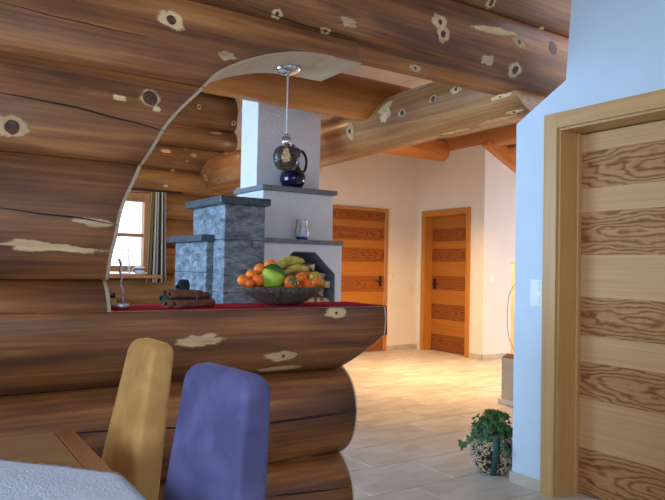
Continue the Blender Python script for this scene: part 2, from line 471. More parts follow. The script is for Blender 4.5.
# ------------------------------------------------------------------ floor: laid stone tiles with recessed joints
floor = empty('floor', (0, 0, 0), 'pale travertine tile floor running from dining area to hall', 'floor', kind='structure')
box('screed', (-2.6, 9.2), (-3.2, 7.8), (-0.08, -0.004), M_GROUT, floor)
TX, TY = 0.60, 0.40
_c = on_z(351, 471.7, 0.0); _d = on_z(429.7, 493.4, 0.0)
ox, oy = _d.x, _c.y
def tile_mesh():
    g = 0.0035
    v, f = box_geo(-TX/2+g, TX/2-g, -TY/2+g, TY/2-g, -0.006, 0.0)
    me = bpy.data.meshes.new('tile')
    me.from_pydata(v, [], f); me.materials.append(M_TILE)
    bm = bmesh.new(); bm.from_mesh(me)
    bmesh.ops.bevel(bm, geom=[e for e in bm.edges if all(v.co.z > -0.001 for v in e.verts)], offset=0.003, segments=1, affect='EDGES')
    bm.to_mesh(me); bm.free()
    return me
_tm = tile_mesh()
for j in range(-8, 16):
    for i in range(-8, 14):
        x = ox + (i+0.5)*TX + (0.30 if j % 2 else 0.0)
        y = oy + (j+0.5)*TY
        if x < -2.3 or x > 9.0 or y < -2.9 or y > 7.6: continue
        # only where the floor can be seen: hall, and the strip in front of the log wall
        if not ((y > 2.0 and x > 0.6) or (x > 0.3 and y > 0.6)): continue
        if y > 6.3 and x > 6.9: continue
        t = bpy.data.objects.new('tile', _tm); COL.objects.link(t); t.location = (x, y, 0); t.parent = floor

# ------------------------------------------------------------------ the log wall with the arched opening
YF, YB = 2.47, 2.86
ARCH_PX = [(124, 208), (139, 177), (156, 147), (168, 126), (185, 107), (206, 88), (219, 74), (236, 65), (261, 57), (280, 53.5), (300, 51.8), (320, 53.4), (340, 57.2), (364, 63.8)]
_ap = [on_y(x, y, YF) for x, y in ARCH_PX]
_lo = [(on_y(113, 309, YF).x, 1.0), (on_y(112.5, 262, YF+0.01).x, on_y(112.5, 262, YF).z), (on_y(118, 238, YF).x, on_y(118, 238, YF).z)]
AX = [p[0] for p in _lo] + [p.x for p in _ap]
AZ = [p[1] for p in _lo] + [p.z for p in _ap]
_pts = bez([Vector((x, 0, z)) for x, z in zip(AX, AZ)], 120)
AX, AZ = [p.x for p in _pts], [p.z for p in _pts]
for _i in range(1, len(AZ)): AZ[_i] = max(AZ[_i], AZ[_i-1]+1e-5)
ARCH_TOP = AZ[-1]
def arch_x(z): return lerp(AZ, AX, z)
COUNTER = 1.035
def wave(x, z, s=0.0):
    return 0.007*mnoise.noise((x*1.3+s, z*2.5, s)) + 0.003*mnoise.noise((x*4+s, z*7, s+3))

class Course:
    ch = 0.016
    def __init__(s, z0, z1, depth, xr, xl=-2.4, seed=0.0, slope=0.0):
        s.z0, s.z1, s.d, s.xr, s.xl, s.seed, s.slope = z0, z1, depth, xr, xl, seed, slope
    def uprof(s, z):
        u = (z-(s.z0+s.z1)/2)/((s.z1-s.z0)/2)
        u = max(-1, min(1, u))
        return s.d*(1-math.sqrt(max(0, 1-0.94*u*u)))/(1-math.sqrt(0.06))
    def yf(s, x, z): return YF + s.uprof(z) + wave(x, z, s.seed)
    def yb(s, x, z): return YB - s.uprof(z)
    def build(s, parent, zs_extra=(), mat=M_LOG):
        rows = sorted(set([s.z0+(s.z1-s.z0)*(0.5-0.5*math.cos(math.pi*i/18)) for i in range(19)] + [z for z in zs_extra if s.z0 < z < s.z1]))
        n = 34
        V, F, SM, MI = [], [], [], []
        for z in rows:
            xr = s.xr(z)
            xe = xr-s.ch
            for j in range(n+1):
                if j == n:
                    V.append((xr, s.yf(xr, z)+s.ch*0.7, z))
                else:
                    x = s.xl+(xe-s.xl)*j/(n-1)
                    V.append((x, s.yf(x, z), z))
        B = len(V)
        for z in rows:
            xr = s.xr(z)
            for j in range(n+1):
                x = s.xl+(xr-s.xl)*j/n
                V.append((x, s.yb(x, z), z))
        w = n+1
        R = len(rows)
        for i in range(R-1):
            for j in range(n):
                e_ = j == n-1
                F.append((i*w+j, i*w+j+1, (i+1)*w+j+1, (i+1)*w+j)); SM.append(0 if e_ else 1); MI.append(1 if e_ and (i > 0 or s.z0 < 2) and not (s.z0 > 1.9 and rows[i] >= ARCH_TOP-0.0005) else 0)
                F.append((B+i*w+j, B+(i+1)*w+j, B+(i+1)*w+j+1, B+i*w+j+1)); SM.append(1); MI.append(0)
            F.append((i*w+n, B+i*w+n, B+(i+1)*w+n, (i+1)*w+n)); SM.append(0); MI.append(1)
            F.append((i*w, (i+1)*w, B+(i+1)*w, B+i*w)); SM.append(0); MI.append(1)
        for j in range(n):
            F.append((j, B+j, B+j+1, j+1)); SM.append(0); MI.append(0)
            k = (R-1)*w
            F.append((k+j, k+j+1, B+k+j+1, B+k+j)); SM.append(0); MI.append(0)
        s.obj = mk('log', V, F, [mat, M_CUT], parent, SM, MI)
        return s.obj
    def hit(s, px, py):
        y = YF
        for _ in range(12):
            p = on_y(px, py, y); y = s.yf(p.x, p.z)
        return on_y(px, py, y)
    def at(s, x, z, off=0.0015):
        return Vector((x, s.yf(x, z)-off, z))

def x_counter(z):
    if z > COUNTER: return arch_x(z)
    return lerp([0.70, 0.74, 0.90, 1.0], [1.71, 1.72, 1.93, 1.935], z)
def x_top(z):
    return arch_x(z) if z <= ARCH_TOP else lerp([ARCH_TOP, 2.30], [AX[-1], AX[-1]-0.015], z)
az_fine = [ARCH_TOP+0.001]+[z for k_, z in enumerate(AZ) if z > 1.96 and k_ % 2 == 0]
wall_front = empty('wall_front', (0, 0, 0), 'dark varnished log wall with arched pass-through opening and counter', 'wall', kind='structure')
C = [Course(-0.05, 0.337, 0.13, lambda z: 1.765, seed=1.0),
     Course(0.337, 0.742, 0.13, lambda z: 1.772, seed=2.0),
     Course(0.742, 1.155, 0.10, x_counter, seed=3.0),
     Course(1.155, 1.60, 0.05, arch_x, seed=4.0),
     Course(1.60, 1.945, 0.04, arch_x, seed=5.0),
     Course(1.945, 2.285, 0.035, x_top, seed=6.0),
     Course(2.285, 2.665, 0.09, lambda z: 3.5, seed=7.0),
     Course(2.665, 3.06, 0.09, lambda z: 3.5, seed=8.0)]
for i, c in enumerate(C):
    ex = []
    if i == 2: ex = [COUNTER-0.0005, COUNTER+0.0005, 0.90]
    if i == 5: ex = az_fine
    c.build(wall_front, ex)
box('upper_boarding', (-2.4, 9.0), (YF+0.08, YB-0.08), (3.06, 5.2), M_LOG, wall_front)

# knots, scraped patches and drying cracks lie on the log surface
def patch_geo(at, nrm, s0, q0, ws, wq, ang, rnd, scale, jag=0.25, n=26):
    pts = []
    ca, sa = math.cos(ang), math.sin(ang)
    V = [at(s0, q0)]
    for ring in (0.55, 1.0):
        for k in range(n):
            a = 2*math.pi*k/n
            jag_ = jag*0.6
            rr = scale*1.08*ring*(1+jag_*mnoise.noise((math.cos(a)*1.7+rnd, math.sin(a)*1.7, rnd*2))*1.6+0.4*jag_*mnoise.noise((math.cos(a)*5+rnd, math.sin(a)*5, rnd)))
            ds, dq = ws*rr*math.cos(a), wq*rr*math.sin(a)
            V.append(at(s0+ds*ca-dq*sa, q0+ds*sa+dq*ca))
    F = [(0, 1+k, 1+(k+1) % n) for k in range(n)] + [(1+k, 1+n+k, 1+n+(k+1) % n, 1+(k+1) % n) for k in range(n)]
    return V, F

def knot(course, px, py, wpx, hpx, ang=0.0, kind='ring', jag=0.3, core=0.4, rnd=None):
    """size given as it measures in the photograph, turned into metres at the log's distance"""
    p = course.hit(px, py)
    dep = (p-EYE).dot(_f)
    fx = 0.80 if True else 1
    ws, wq = wpx/2*dep/FPX/0.84, hpx/2*dep/FPX
    rnd = random.random()*50 if rnd is None else rnd
    at1 = lambda x, z: course.at(x, z, 0.0015)
    at2 = lambda x, z: course.at(x, z, 0.0028)
    geo = [patch_geo(at1, None, p.x, p.z, ws, wq, ang, rnd, 1.0, jag)]
    nf = [len(geo[0][1])]
    mats, idx = [M_KNOTPALE, M_KNOT], [0]*nf[0]
    if kind == 'ring':
        g2 = patch_geo(at2, None, p.x, p.z, min(ws, wq)*core, min(ws, wq)*core, 0, rnd+9, 1.0, 0.15, 16)
        geo.append(g2); idx += [1]*len(g2[1])
    elif kind == 'dark':
        idx = [1]*nf[0]
    V, F = join_geo(geo)
    o = mk('knot', V, F, mats, None, True, idx)
    o.parent = course.obj
    set_rim(o, [26]+([16] if kind == 'ring' else []))
    return o

def crack(course, pts, w=0.0035):
    P = [course.hit(*p) for p in pts]
    V, F = [], []
    dense = bez([Vector((p.x, 0, p.z)) for p in P], 30)
    n = len(dense)
    for i, p in enumerate(dense):
        ww = w*math.sin(math.pi*min(max(i/(n-1), 0.04), 0.96))**0.5
        zz = p.z + 0.002*mnoise.noise((p.x*9, 1, 2))
        V += [course.at(p.x, zz-ww, 0.0016), course.at(p.x, zz+ww, 0.0016)]
    F = [(2*i, 2*i+2, 2*i+3, 2*i+1) for i in range(n-1)]
    o = mk('crack', V, F, M_CRACK, None, True); o.parent = course.obj
    return o

knot(C[5], 171, 20, 26, 20, 0.0, 'ring', 0.35, 0.45)
knot(C[5], 227, 56, 16, 10, 0.0, 'scrape', 0.5)
knot(C[4], 150, 98, 19, 20, 0.0, 'ring', 0.15, 0.72)
knot(C[4], 119, 98, 12, 7, 0.0, 'scrape', 0.5)
knot(C[4], 157, 109, 9, 5, 0, 'scrape', 0.5)
knot(C[4], 12, 127, 29, 24, 0.0, 'ring', 0.3, 0.55)
knot(C[3], 38, 246, 90, 10, -0.05, 'scrape', 0.7)
knot(C[3], 92, 222, 34, 9, -0.04, 'scrape', 0.5)
knot(C[2], 283, 356, 36, 11, 0.02, 'ring', 0.35, 0.3)
knot(C[2], 281, 368, 44, 6, 0.02, 'scrape', 0.5)
knot(C[2], 199, 340, 44, 14, 0.08, 'scrape', 0.8)
knot(C[2], 336, 313, 24, 11, 0.0, 'ring', 0.35, 0.28)
knot(C[1], 300, 459, 26, 10, 0.0, 'ring', 0.5, 0.3)
knot(C[6], 277, 14, 11, 9, 0.0, 'ring', 0.3, 0.4)
knot(C[6], 349, 23, 20, 9, 0.0, 'scrape', 0.5)
knot(C[6], 325, 31, 12, 6, 0.0, 'ring', 0.3, 0.5)
knot(C[6], 440, 22, 17, 17, 0.0, 'ring', 0.45, 0.3)
knot(C[6], 443, 34, 15, 20, 0.0, 'ring', 0.4, 0.35)
knot(C[6], 415, 68, 14, 8, 0.0, 'ring', 0.3, 0.35)
knot(C[6], 515, 70, 17, 15, 0.0, 'ring', 0.25, 0.48)
knot(C[6], 488, 61, 17, 9, 0.1, 'scrape', 0.7)
knot(C[6], 497, 31, 56, 9, 0.08, 'scrape', 0.35)
knot(C[6], 519, 42, 20, 12, -0.25, 'ring', 0.4, 0.35)
knot(C[6], 553, 48, 9, 13, 0.0, 'dark', 0.3)
knot(C[7], 491, 3, 10, 10, 0.0, 'ring', 0.4, 0.5)
knot(C[7], 541, 31, 9, 6, 0.0, 'ring', 0.4, 0.4)
crack(C[4], [(0, 93), (60, 104), (120, 119), (165, 131)], 0.0035)
crack(C[3], [(0, 208), (45, 214), (85, 219), (118, 225)], 0.003)
crack(C[5], [(0, 2), (70, 20), (150, 38)], 0.002)
crack(C[1], [(0, 443), (100, 431), (160, 428), (250, 425), (357, 409)], 0.0035)
crack(C[1], [(270, 424), (357, 411)], 0.003)
crack(C[0], [(265, 497), (350, 487)], 0.003)
crack(C[6], [(240, 3), (300, 24), (345, 36)], 0.002)

# ------------------------------------------------------------------ right wall with the large door
XR = 2.96
wall_right = empty('wall_right', (0, 0, 0), 'bluish white plaster wall with chamfered upper corner beside large door', 'wall', kind='structure')
wc = on_x(518, 124, XR); wd = on_x(566, 80, XR); we = on_x(511, 470, XR)
YE = 2.595
D_Y0, D_Y1, D_TOP = 1.38, 2.288, 1.99       # clear opening
o_top = [(wd.y, wd.z), (wd.y-0.055, 3.06), (-3.0, 3.06), (-3.0, D_TOP+0.03), (D_Y1+0.03, D_TOP+0.03), (D_Y1+0.03, 0.0), (YE, 0.0), (YE, wc.z)]
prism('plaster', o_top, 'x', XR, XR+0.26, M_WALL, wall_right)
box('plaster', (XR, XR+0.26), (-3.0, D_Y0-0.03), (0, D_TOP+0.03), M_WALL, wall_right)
baseboard_right = empty('baseboard_right', (0, 0, 0), 'stone skirting at the foot of the bluish white wall', 'baseboard', kind='structure')
box('skirting_tile', (XR-0.012, XR), (2.386, YE+0.012), (0, 0.062), M_SKIRT, baseboard_right, 0.002)
box('skirting_tile', (XR, XR+0.26), (YE, YE+0.012), (0, 0.062), M_SKIRT, baseboard_right, 0.002)

def stack_bands(parent, zs, h0, h1, face, axis, ml, md, first_dark, thick=0.04, sign=1):
    """a door leaf of horizontal veneer bands. axis 'y': leaf in a wall of constant x"""
    dark = first_dark
    for a, b_ in zip(zs, zs[1:]):
        hw, hz = (h1-h0)/2, (b_-a)/2-0.0004
        if axis == 'y':
            v, f = box_geo(-thick/2, thick/2, -hw, hw, -hz, hz)
            loc = (face+sign*thick/2, (h0+h1)/2, (a+b_)/2)
        else:
            v, f = box_geo(-hw, hw, -thick/2, thick/2, -hz, hz)
            loc = ((h0+h1)/2, face+sign*thick/2, (a+b_)/2)
        o = mk('veneer_panel', v, f, md if dark else ml, None, loc=loc)
        o.parent = parent
        dark = not dark

door_1 = empty('door_1', (0, 0, 0), 'large ash door with dark heartwood bands in pale wooden frame', 'door', kind='structure')
REC = 0.175
stack_bands(door_1, [0.008, 0.255, 0.525, 0.725, 0.868, 1.08, 1.313, 1.55, 1.68, 1.885, 1.985], D_Y0+0.01, D_Y1-0.004, XR+REC, 'y', V_LY, V_DY, True)
A_W = 0.085
box('door_core', (XR+REC+0.041, XR+REC+0.06), (D_Y0, D_Y1), (0, D_TOP), M_FRAME, door_1)
box('jamb', (XR+0.004, XR+0.26), (D_Y1, D_Y1+0.03), (0, D_TOP+0.03), M_FRAME, door_1)
box('jamb', (XR+0.004, XR+0.26), (D_Y0-0.03, D_Y0), (0, D_TOP+0.03), M_FRAME, door_1)
box('head_jamb', (XR+0.004, XR+0.26), (D_Y0, D_Y1), (D_TOP, D_TOP+0.03), M_FRAME, door_1)
box('architrave', (XR-0.016, XR+0.003), (D_Y1+0.012, D_Y1+0.012+A_W), (0, D_TOP+0.012+A_W), M_FRAME, door_1, 0.002)
box('architrave', (XR-0.016, XR+0.003), (D_Y0-0.012-A_W, D_Y0-0.012), (0, D_TOP+0.012+A_W), M_FRAME, door_1, 0.002)
M_FRAMEH = wood('ash_frame_across', [(0.3, (0.50, 0.26, 0.085)), (0.5, (0.59, 0.32, 0.115)), (0.75, (0.66, 0.38, 0.15))], 'y', 26, 0.42, 0.1, 0.05, 0.3, 0.8, 0.08)
box('architrave', (XR-0.0162, XR+0.003), (D_Y0-0.012, D_Y1+0.012), (D_TOP+0.012, D_TOP+0.012+A_W), M_FRAMEH, door_1, 0.002)
box('door_stop', (XR+REC-0.03, XR+REC-0.001), (D_Y1-0.012, D_Y1), (0, D_TOP), M_FRAME, door_1, 0.002)

# ------------------------------------------------------------------ far walls of the hall
YBK = 7.62
dl = on_z(421, 349.2, 0); dr = on_z(468, 358, 0); cn = on_z(482.5, 360.2, 0)
XW = (dl.x+dr.x+cn.x)/3
Y2a, Y2b, YC = dr.y, dl.y, cn.y
def roof_z(x): return 3.10-0.46*(x-6.5)
wall_back = empty('wall_back', (0, 0, 0), 'cream plaster wall at the end of the hall beside the chimney', 'wall', kind='structure')
x_d1r = on_y(386.8, 280, YBK).x
D1L, D1R, D1T = x_d1r-1.03, x_d1r-0.045, 2.04
prism('plaster', [(D1R+0.004, 0), (XW+0.2, 0), (XW+0.2, roof_z(XW+0.2)), (3.3, roof_z(3.3)), (3.3, 0), (D1L-0.004, 0), (D1L-0.004, D1T+0.004), (D1R+0.004, D1T+0.004)], 'y', YBK, YBK+0.15, M_CREAM, wall_back)
door_2 = empty('door_2', (0, 0, 0), 'amber banded wooden door half hidden behind the white chimney', 'door', kind='structure')
zs = [0.01]
while zs[-1] < D1T-0.3: zs.append(zs[-1]+(0.20 if len(zs) % 2 else 0.215))
zs.append(D1T-0.006)
stack_bands(door_2, [0.01, 0.26, 0.46, 0.66, 0.87, 1.10, 1.30, 1.50, 1.62, 1.80, 1.90, D1T-0.004], D1L-0.003, D1R+0.003, YBK+0.012, 'x', V_LX2, V_DX2, True)
box('architrave', (D1R, x_d1r), (YBK-0.02, YBK), (0, D1T+0.05), M_FRAME2, door_2, 0.003)
box('architrave', (D1L-0.05, D1L), (YBK-0.02, YBK), (0, D1T+0.05), M_FRAME2, door_2, 0.003)
box('architrave', (D1L, D1R), (YBK-0.02, YBK), (D1T, D1T+0.05), M_FRAME2, door_2, 0.003)
def lever(parent, p, nrm, along):
    p, nrm, along = Vector(p), Vector(nrm), Vector(along)
    g = [obox_geo(p+nrm*0.004, along, (0, 0, 1), nrm, 0.018, 0.075, 0.004)]
    g.append(tube_geo([p, p+nrm*0.05, p+nrm*0.055+along*0.02, p+nrm*0.055+along*0.12], 0.009, 8))
    v, f = join_geo(g)
    return mk('door_handle', v, f, M_IRON, parent)
box('door_core', (D1L-0.003, D1R+0.003), (YBK+0.053, YBK+0.07), (0.0, D1T+0.003), M_FRAME2, door_2)
hd = on_y(380, 281, YBK)
lever(door_2, (D1R-0.07, YBK+0.012, hd.z), (0, -1, 0), (-1, 0, 0))

wall_hall = empty('wall_hall', (0, 0, 0), 'cream plaster wall holding the recessed amber door', 'wall', kind='structure')
oA, oB, D2T = Y2a+0.06, Y2b-0.06, 2.03
prism('plaster', [(YC, 0), (oA, 0), (oA, D2T), (oB, D2T), (oB, 0), (YBK, 0), (YBK, 3.0), (YC, 3.0)], 'x', XW, XW+0.22, M_CREAM, wall_hall)
door_3 = empty('door_3', (0, 0, 0), 'amber banded door set deep in its frame beside room corner', 'door', kind='structure')
box('jamb', (XW+0.003, XW+0.22), (oB-0.03, oB), (0, D2T), M_FRAME2, door_3)
box('jamb', (XW+0.003, XW+0.22), (oA, oA+0.03), (0, D2T), M_FRAME2, door_3)
box('head_jamb', (XW+0.003, XW+0.22), (oA+0.03, oB-0.03), (D2T-0.03, D2T), M_FRAME2, door_3)
box('architrave', (XW-0.016, XW+0.002), (oB-0.02, oB+0.06), (0, D2T+0.06), M_FRAME2, door_3, 0.003)
box('architrave', (XW-0.016, XW+0.002), (oA-0.06, oA+0.02), (0, D2T+0.06), M_FRAME2, door_3, 0.003)
box('architrave', (XW-0.0165, XW+0.002), (oA+0.02, oB-0.02), (D2T-0.02, D2T+0.06), M_FRAME2, door_3, 0.003)
stack_bands(door_3, [0.01, 0.25, 0.47, 0.70, 0.91, 1.12, 1.33, 1.52, 1.63, 1.82, D2T-0.032], oA+0.032, oB-0.032, XW+0.13, 'y', V_LY2, V_DY2, True)
box('door_core', (XW+0.171, XW+0.19), (oA+0.03, oB-0.03), (0, D2T-0.03), M_FRAME2, door_3)
lever(door_3, (XW+0.13, oB-0.10, on_x(436, 284, XW+0.1).z), (-1, 0, 0), (0, -1, 0))

wall_gable = empty('wall_gable', (0, 0, 0), 'soft white plaster wall under the sloping rafters', 'wall', kind='structure')
prism('plaster', [(XW+0.003, 0), (9.0, 0), (9.0, roof_z(9.0)), (XW+0.003, roof_z(XW))], 'y', YC-0.002, YC+0.2, M_PINK, wall_gable)
baseboard_back = empty('baseboard_back', (0, 0, 0), 'stone skirting along the far walls of the hall', 'baseboard', kind='structure')
box('skirting_tile', (x_d1r+0.002, XW), (YBK-0.012, YBK), (0, 0.075), M_SKIRT, baseboard_back, 0.002)
box('skirting_tile', (XW-0.012, XW), (YC-0.012, Y2a-0.003), (0, 0.075), M_SKIRT, baseboard_back, 0.002)
box('skirting_tile', (XW-0.012, 6.95), (YC-0.0125, YC), (0, 0.075), M_SKIRT, baseboard_back, 0.002)

wall_side = empty('wall_side', (0, 0, 0), 'white plaster outer hall walls out of sight with assumed window', 'wall', kind='structure')
def holed_x(parent, x0, x1, y0, y1, z0, z1, hy0, hy1, hz0, hz1, mat):
    box('plaster', (x0, x1), (y0, hy0), (z0, z1), mat, parent); box('plaster', (x0, x1), (hy1, y1), (z0, z1), mat, parent)
    box('plaster', (x0, x1), (hy0, hy1), (z0, hz0), mat, parent); box('plaster', (x0, x1), (hy0, hy1), (hz1, z1), mat, parent)
holed_x(wall_side, 9.0, 9.15, 2.6, 6.3, 0, 2.2, 3.4, 5.4, 0.85, 1.75, M_PINK)  # opening for the assumed hall window
box('plaster', (XR+0.26, 9.0), (2.55, 2.7), (0, 2.2), M_PINK, wall_side)
box('plaster', (XR+0.62, 9.0), (2.55, 2.7), (2.2, 3.1), M_PINK, wall_side)
wall_left = empty('wall_left', (0, 0, 0), 'white plaster wall of the dining corner with assumed window', 'wall', kind='structure')
holed_x(wall_left, -2.55, -2.4, -3.0, 2.9, 0, 3.06, -1.0, 1.6, 0.95, 2.5, M_WALL)  # dining window opening is assumed, out of view
wall_rear_left = empty('wall_rear_left', (0, 0, 0), 'white plaster wall of the stove room with assumed window', 'wall', kind='structure')
holed_x(wall_rear_left, -0.75, -0.6, 2.85, 7.7, 0, 5.3, 3.3, 5.3, 1.0, 2.4, M_WALL)  # assumed opening that lets in the stove room daylight
wall_gable_front = empty('wall_gable_front', (0, 0, 0), 'white wall with an assumed wide window behind the dining table', 'wall', kind='structure')  # plaster pieces around an assumed gable opening
box('plaster', (-2.55, 3.2), (-3.15, -3.0), (0, 1.0), M_WALL, wall_gable_front)
box('plaster', (-2.55, 3.2), (-3.15, -3.0), (2.75, 3.06), M_WALL, wall_gable_front)
box('plaster', (-2.55, -2.2), (-3.15, -3.0), (1.0, 2.75), M_WALL, wall_gable_front)
box('plaster', (1.4, 3.2), (-3.15, -3.0), (1.0, 2.75), M_WALL, wall_gable_front)

# ------------------------------------------------------------------ ceilings
ceiling = empty('ceiling', (0, 0, 0), 'pale boarded ceiling sloping down over the hall', 'ceiling', kind='structure')
box('ceiling_board', (-2.55, 3.2), (-3.15, YF+0.05), (3.06, 3.1), M_ROOF, ceiling)
bx = 9.2
k = 0
while bx > 1.6:
    nx = bx-0.16
    v, f = prism_geo([(bx-0.002, roof_z(bx)), (bx-0.002, roof_z(bx)+0.03), (nx+0.002, roof_z(nx)+0.03), (nx+0.002, roof_z(nx))], 'y', 2.6, 7.8)
    mk('ceiling_board', v, f, M_ROOF, ceiling)
    bx = nx
box('ceiling_board', (-0.8, bx), (2.6, 7.8), (roof_z(bx), roof_z(bx)+0.03), M_ROOF, ceiling)

# ------------------------------------------------------------------ stove-room log wall with window
YL = 7.45
W1 = on_y(143.5, 240, YL).x
WX0, WX1 = W1-0.80, W1+0.07
wz0, wz1 = on_y(130, 272, YL).z, on_y(140, 193, YL).z
wall_rear = empty('wall_rear', (0, 0, 0), 'honey brown log wall of the stove room around the window', 'wall', kind='structure')
zc = [0.0, 0.36, 0.72, wz0-0.02, 1.42, 1.75, wz1+0.02, 2.33, 2.62, 2.89, 3.31, 3.72, 4.12, 4.5, 4.9, 5.3]
def back_log(z0, z1, x0, x1, seed):
    V, F, SM = [], [], []
    n, R = 16, 9
    for i in range(R):
        u = -1+2*i/(R-1)
        z = (z0+z1)/2+u*(z1-z0)/2
        dy = 0.10*(1-math.sqrt(1-0.94*u*u))/(1-math.sqrt(0.06))
        for j in range(n+1):
            x = x0+(x1-x0)*j/n
            V.append((x, YL+dy+wave(x, z, seed), z))
    B = len(V)
    for i in range(R):
        z = z0+(z1-z0)*i/(R-1)
        V += [(x0, YL+0.2, z), (x1, YL+0.2, z)]
    w = n+1
    for i in range(R-1):
        for j in range(n):
            F.append((i*w+j, i*w+j+1, (i+1)*w+j+1, (i+1)*w+j)); SM.append(1)
        F.append((i*w, (i+1)*w, B+2*i+2, B+2*i)); SM.append(0)
        F.append((i*w+n, B+2*i+1, B+2*i+3, (i+1)*w+n)); SM.append(0)
        F.append((B+2*i, B+2*i+2, B+2*i+3, B+2*i+1)); SM.append(0)
    return mk('log', V, F, M_BACKLOG, wall_rear, SM)
for i, (a, b_) in enumerate(zip(zc, zc[1:])):
    if a >= wz0-0.03 and b_ <= wz1+0.03:
        back_log(a, b_, -0.6, WX0-0.01, 20+i); back_log(a, b_, WX1+0.01, 3.4, 40+i)
    else:
        back_log(a, b_, -0.6, 3.4, 20+i)
def wall_knot(px, py, wpx, hpx, kind='ring'):
    p = on_y(px, py, YL-0.004)
    dep = (p-EYE).dot(_f)
    ws, wq = wpx/2*dep/FPX, hpx/2*dep/FPX
    def at(off):
        def g(x, z):
            for a, b_ in zip(zc, zc[1:]):
                if a <= z <= b_:
                    u = (z-(a+b_)/2)/((b_-a)/2)
                    return Vector((x, YL-off+0.10*(1-math.sqrt(1-0.94*u*u))/(1-math.sqrt(0.06)), z))
            return Vector((x, YL-off, z))
        return g
    rnd = random.random()*40
    g1 = patch_geo(at(0.012), None, p.x, p.z, ws, wq, 0, rnd, 1.0, 0.3, 18)
    parts, idx = [g1], [0]*len(g1[1])
    if kind == 'ring':
        g2 = patch_geo(at(0.015), None, p.x, p.z, min(ws, wq)*0.45, min(ws, wq)*0.45, 0, rnd, 1.0, 0.1, 12)
        parts.append(g2); idx += [1]*len(g2[1])
    V, F = join_geo(parts)
    o = mk('knot', V, F, [M_KNOTPALE, M_KNOT], wall_rear, True, idx)
    set_rim(o, [18]+([12] if kind == 'ring' else []))
for a in [(199, 107, 5, 6), (234, 123, 6, 5), (166, 151, 11, 5, 's'), (187.5, 149, 5, 4), (194, 155, 7, 5, 's'), (187, 161, 4, 3), (229, 153, 12, 3, 's'), (175, 170, 6, 3, 's'), (217, 133, 14, 2.5, 's'), (180, 125, 10, 2, 's'), (166, 186, 6, 3, 's'), (237, 90, 6, 3)]:
    wall_knot(*a[:4], 'scrape' if len(a) > 4 else 'ring')

window_1 = empty('window_1', (0, 0, 0), 'wood framed window in the log wall behind the stove', 'window', kind='structure')
M_WINWOOD = wood('window_wood', [(0.3, (0.30, 0.14, 0.05)), (0.5, (0.40, 0.20, 0.08)), (0.75, (0.50, 0.27, 0.12))], 'z', 20, 0.45, 0.1, 0.08, 0.4, 0.8)
fy0, fy1 = YL-0.01, YL+0.1
box('window_frame', (WX0, WX0+0.07), (fy0, fy1), (wz0, wz1), M_WINWOOD, window_1, 0.004)
box('window_frame', (WX1-0.07, WX1), (fy0, fy1), (wz0, wz1), M_WINWOOD, window_1, 0.004)
box('window_frame', (WX0+0.07, WX1-0.07), (fy0, fy1), (wz0, wz0+0.07), M_WINWOOD, window_1, 0.004)
box('window_frame', (WX0+0.07, WX1-0.07), (fy0, fy1), (wz1-0.10, wz1), M_WINWOOD, window_1, 0.004)
mz = on_y(130, 235, YL+0.04).z
box('glazing_bar', (WX0+0.07, WX1-0.07), (YL+0.03, YL+0.07), (mz-0.02, mz+0.02), M_WINWOOD, window_1, 0.003)
box('glazing_bar', ((WX0+WX1)/2-0.06, (WX0+WX1)/2-0.01), (YL+0.028, YL+0.072), (wz0+0.07, wz1-0.1), M_WINWOOD, window_1, 0.003)
box('pane', (WX0+0.07, WX1-0.07), (YL+0.048, YL+0.052), (wz0+0.07, mz-0.02), M_PANE, window_1)
box('pane', (WX0+0.07, WX1-0.07), (YL+0.048, YL+0.052), (mz+0.02, wz1-0.1), M_PANE, window_1)
SILLZ = on_y(130, 274.5, YL-0.12).z
box('window_sill', (WX0-0.1, WX1+0.1), (YL-0.2, YL+0.03), (SILLZ-0.04, SILLZ), M_WINWOOD, window_1, 0.006)

# curtain, rod
def curtain_mat():
    m, nt, b = new_mat('striped_curtain')
    L = nt.links.new
    setp(b, Roughness=0.9)
    at = nt.nodes.new('ShaderNodeAttribute'); at.attribute_name = 'across'
    r = nt.nodes.new('ShaderNodeValToRGB'); r.color_ramp.interpolation = 'CONSTANT'
    cols = [(0.75, 0.73, 0.68), (0.16, 0.11, 0.03), (0.05, 0.05, 0.05), (0.55, 0.52, 0.44), (0.04, 0.05, 0.06), (0.72, 0.72, 0.70), (0.03, 0.04, 0.05), (0.10, 0.10, 0.09), (0.6, 0.58, 0.5), (0.03, 0.03, 0.04), (0.12, 0.14, 0.16), (0.66, 0.64, 0.58)]
    el = r.color_ramp.elements
    pos = [0, .07, .20, .30, .35, .47, .52, .62, .73, .78, .86, .95]
    el[0].position, el[0].color = 0, (*cols[0], 1)
    el[1].position, el[1].color = pos[-1], (*cols[-1], 1)
    for p, c in list(zip(pos, cols))[1:-1]:
        e = el.new(p); e.color = (*c, 1)
    L(at.outputs['Fac'], r.inputs['Fac']); L(r.outputs['Color'], b.inputs['Base Color'])
    return m
cx0, cx1 = on_y(147, 230, YL-0.1).x, on_y(166, 230, YL-0.1).x
cz1, cz0 = on_y(156, 192, YL-0.1).z, on_y(156, 282.5, YL-0.1).z
n = 72
V, F, ac = [], [], []
for i in range(13):
    t = i/12
    for j in range(n+1):
        u = j/n
        spread = 1.0 - 0.30*(1-t)**0.8 if False else 0.74+0.26*t
        xm = (cx0+cx1)/2+0.01
        x = xm+(u-0.5)*(cx1-cx0)*spread
        V.append((x, YL-0.105+0.028*math.sin(u*math.pi*10)*(0.7+0.3*t), cz1+(cz0-cz1)*t)); ac.append(u)
for i in range(12):
    for j in range(n):
        F.append((i*(n+1)+j, i*(n+1)+j+1, (i+1)*(n+1)+j+1, (i+1)*(n+1)+j))
cur = mk('curtain', V, F, curtain_mat(), None, True)
at_ = cur.data.attributes.new('across', 'FLOAT', 'POINT'); at_.data.foreach_set('value', ac)
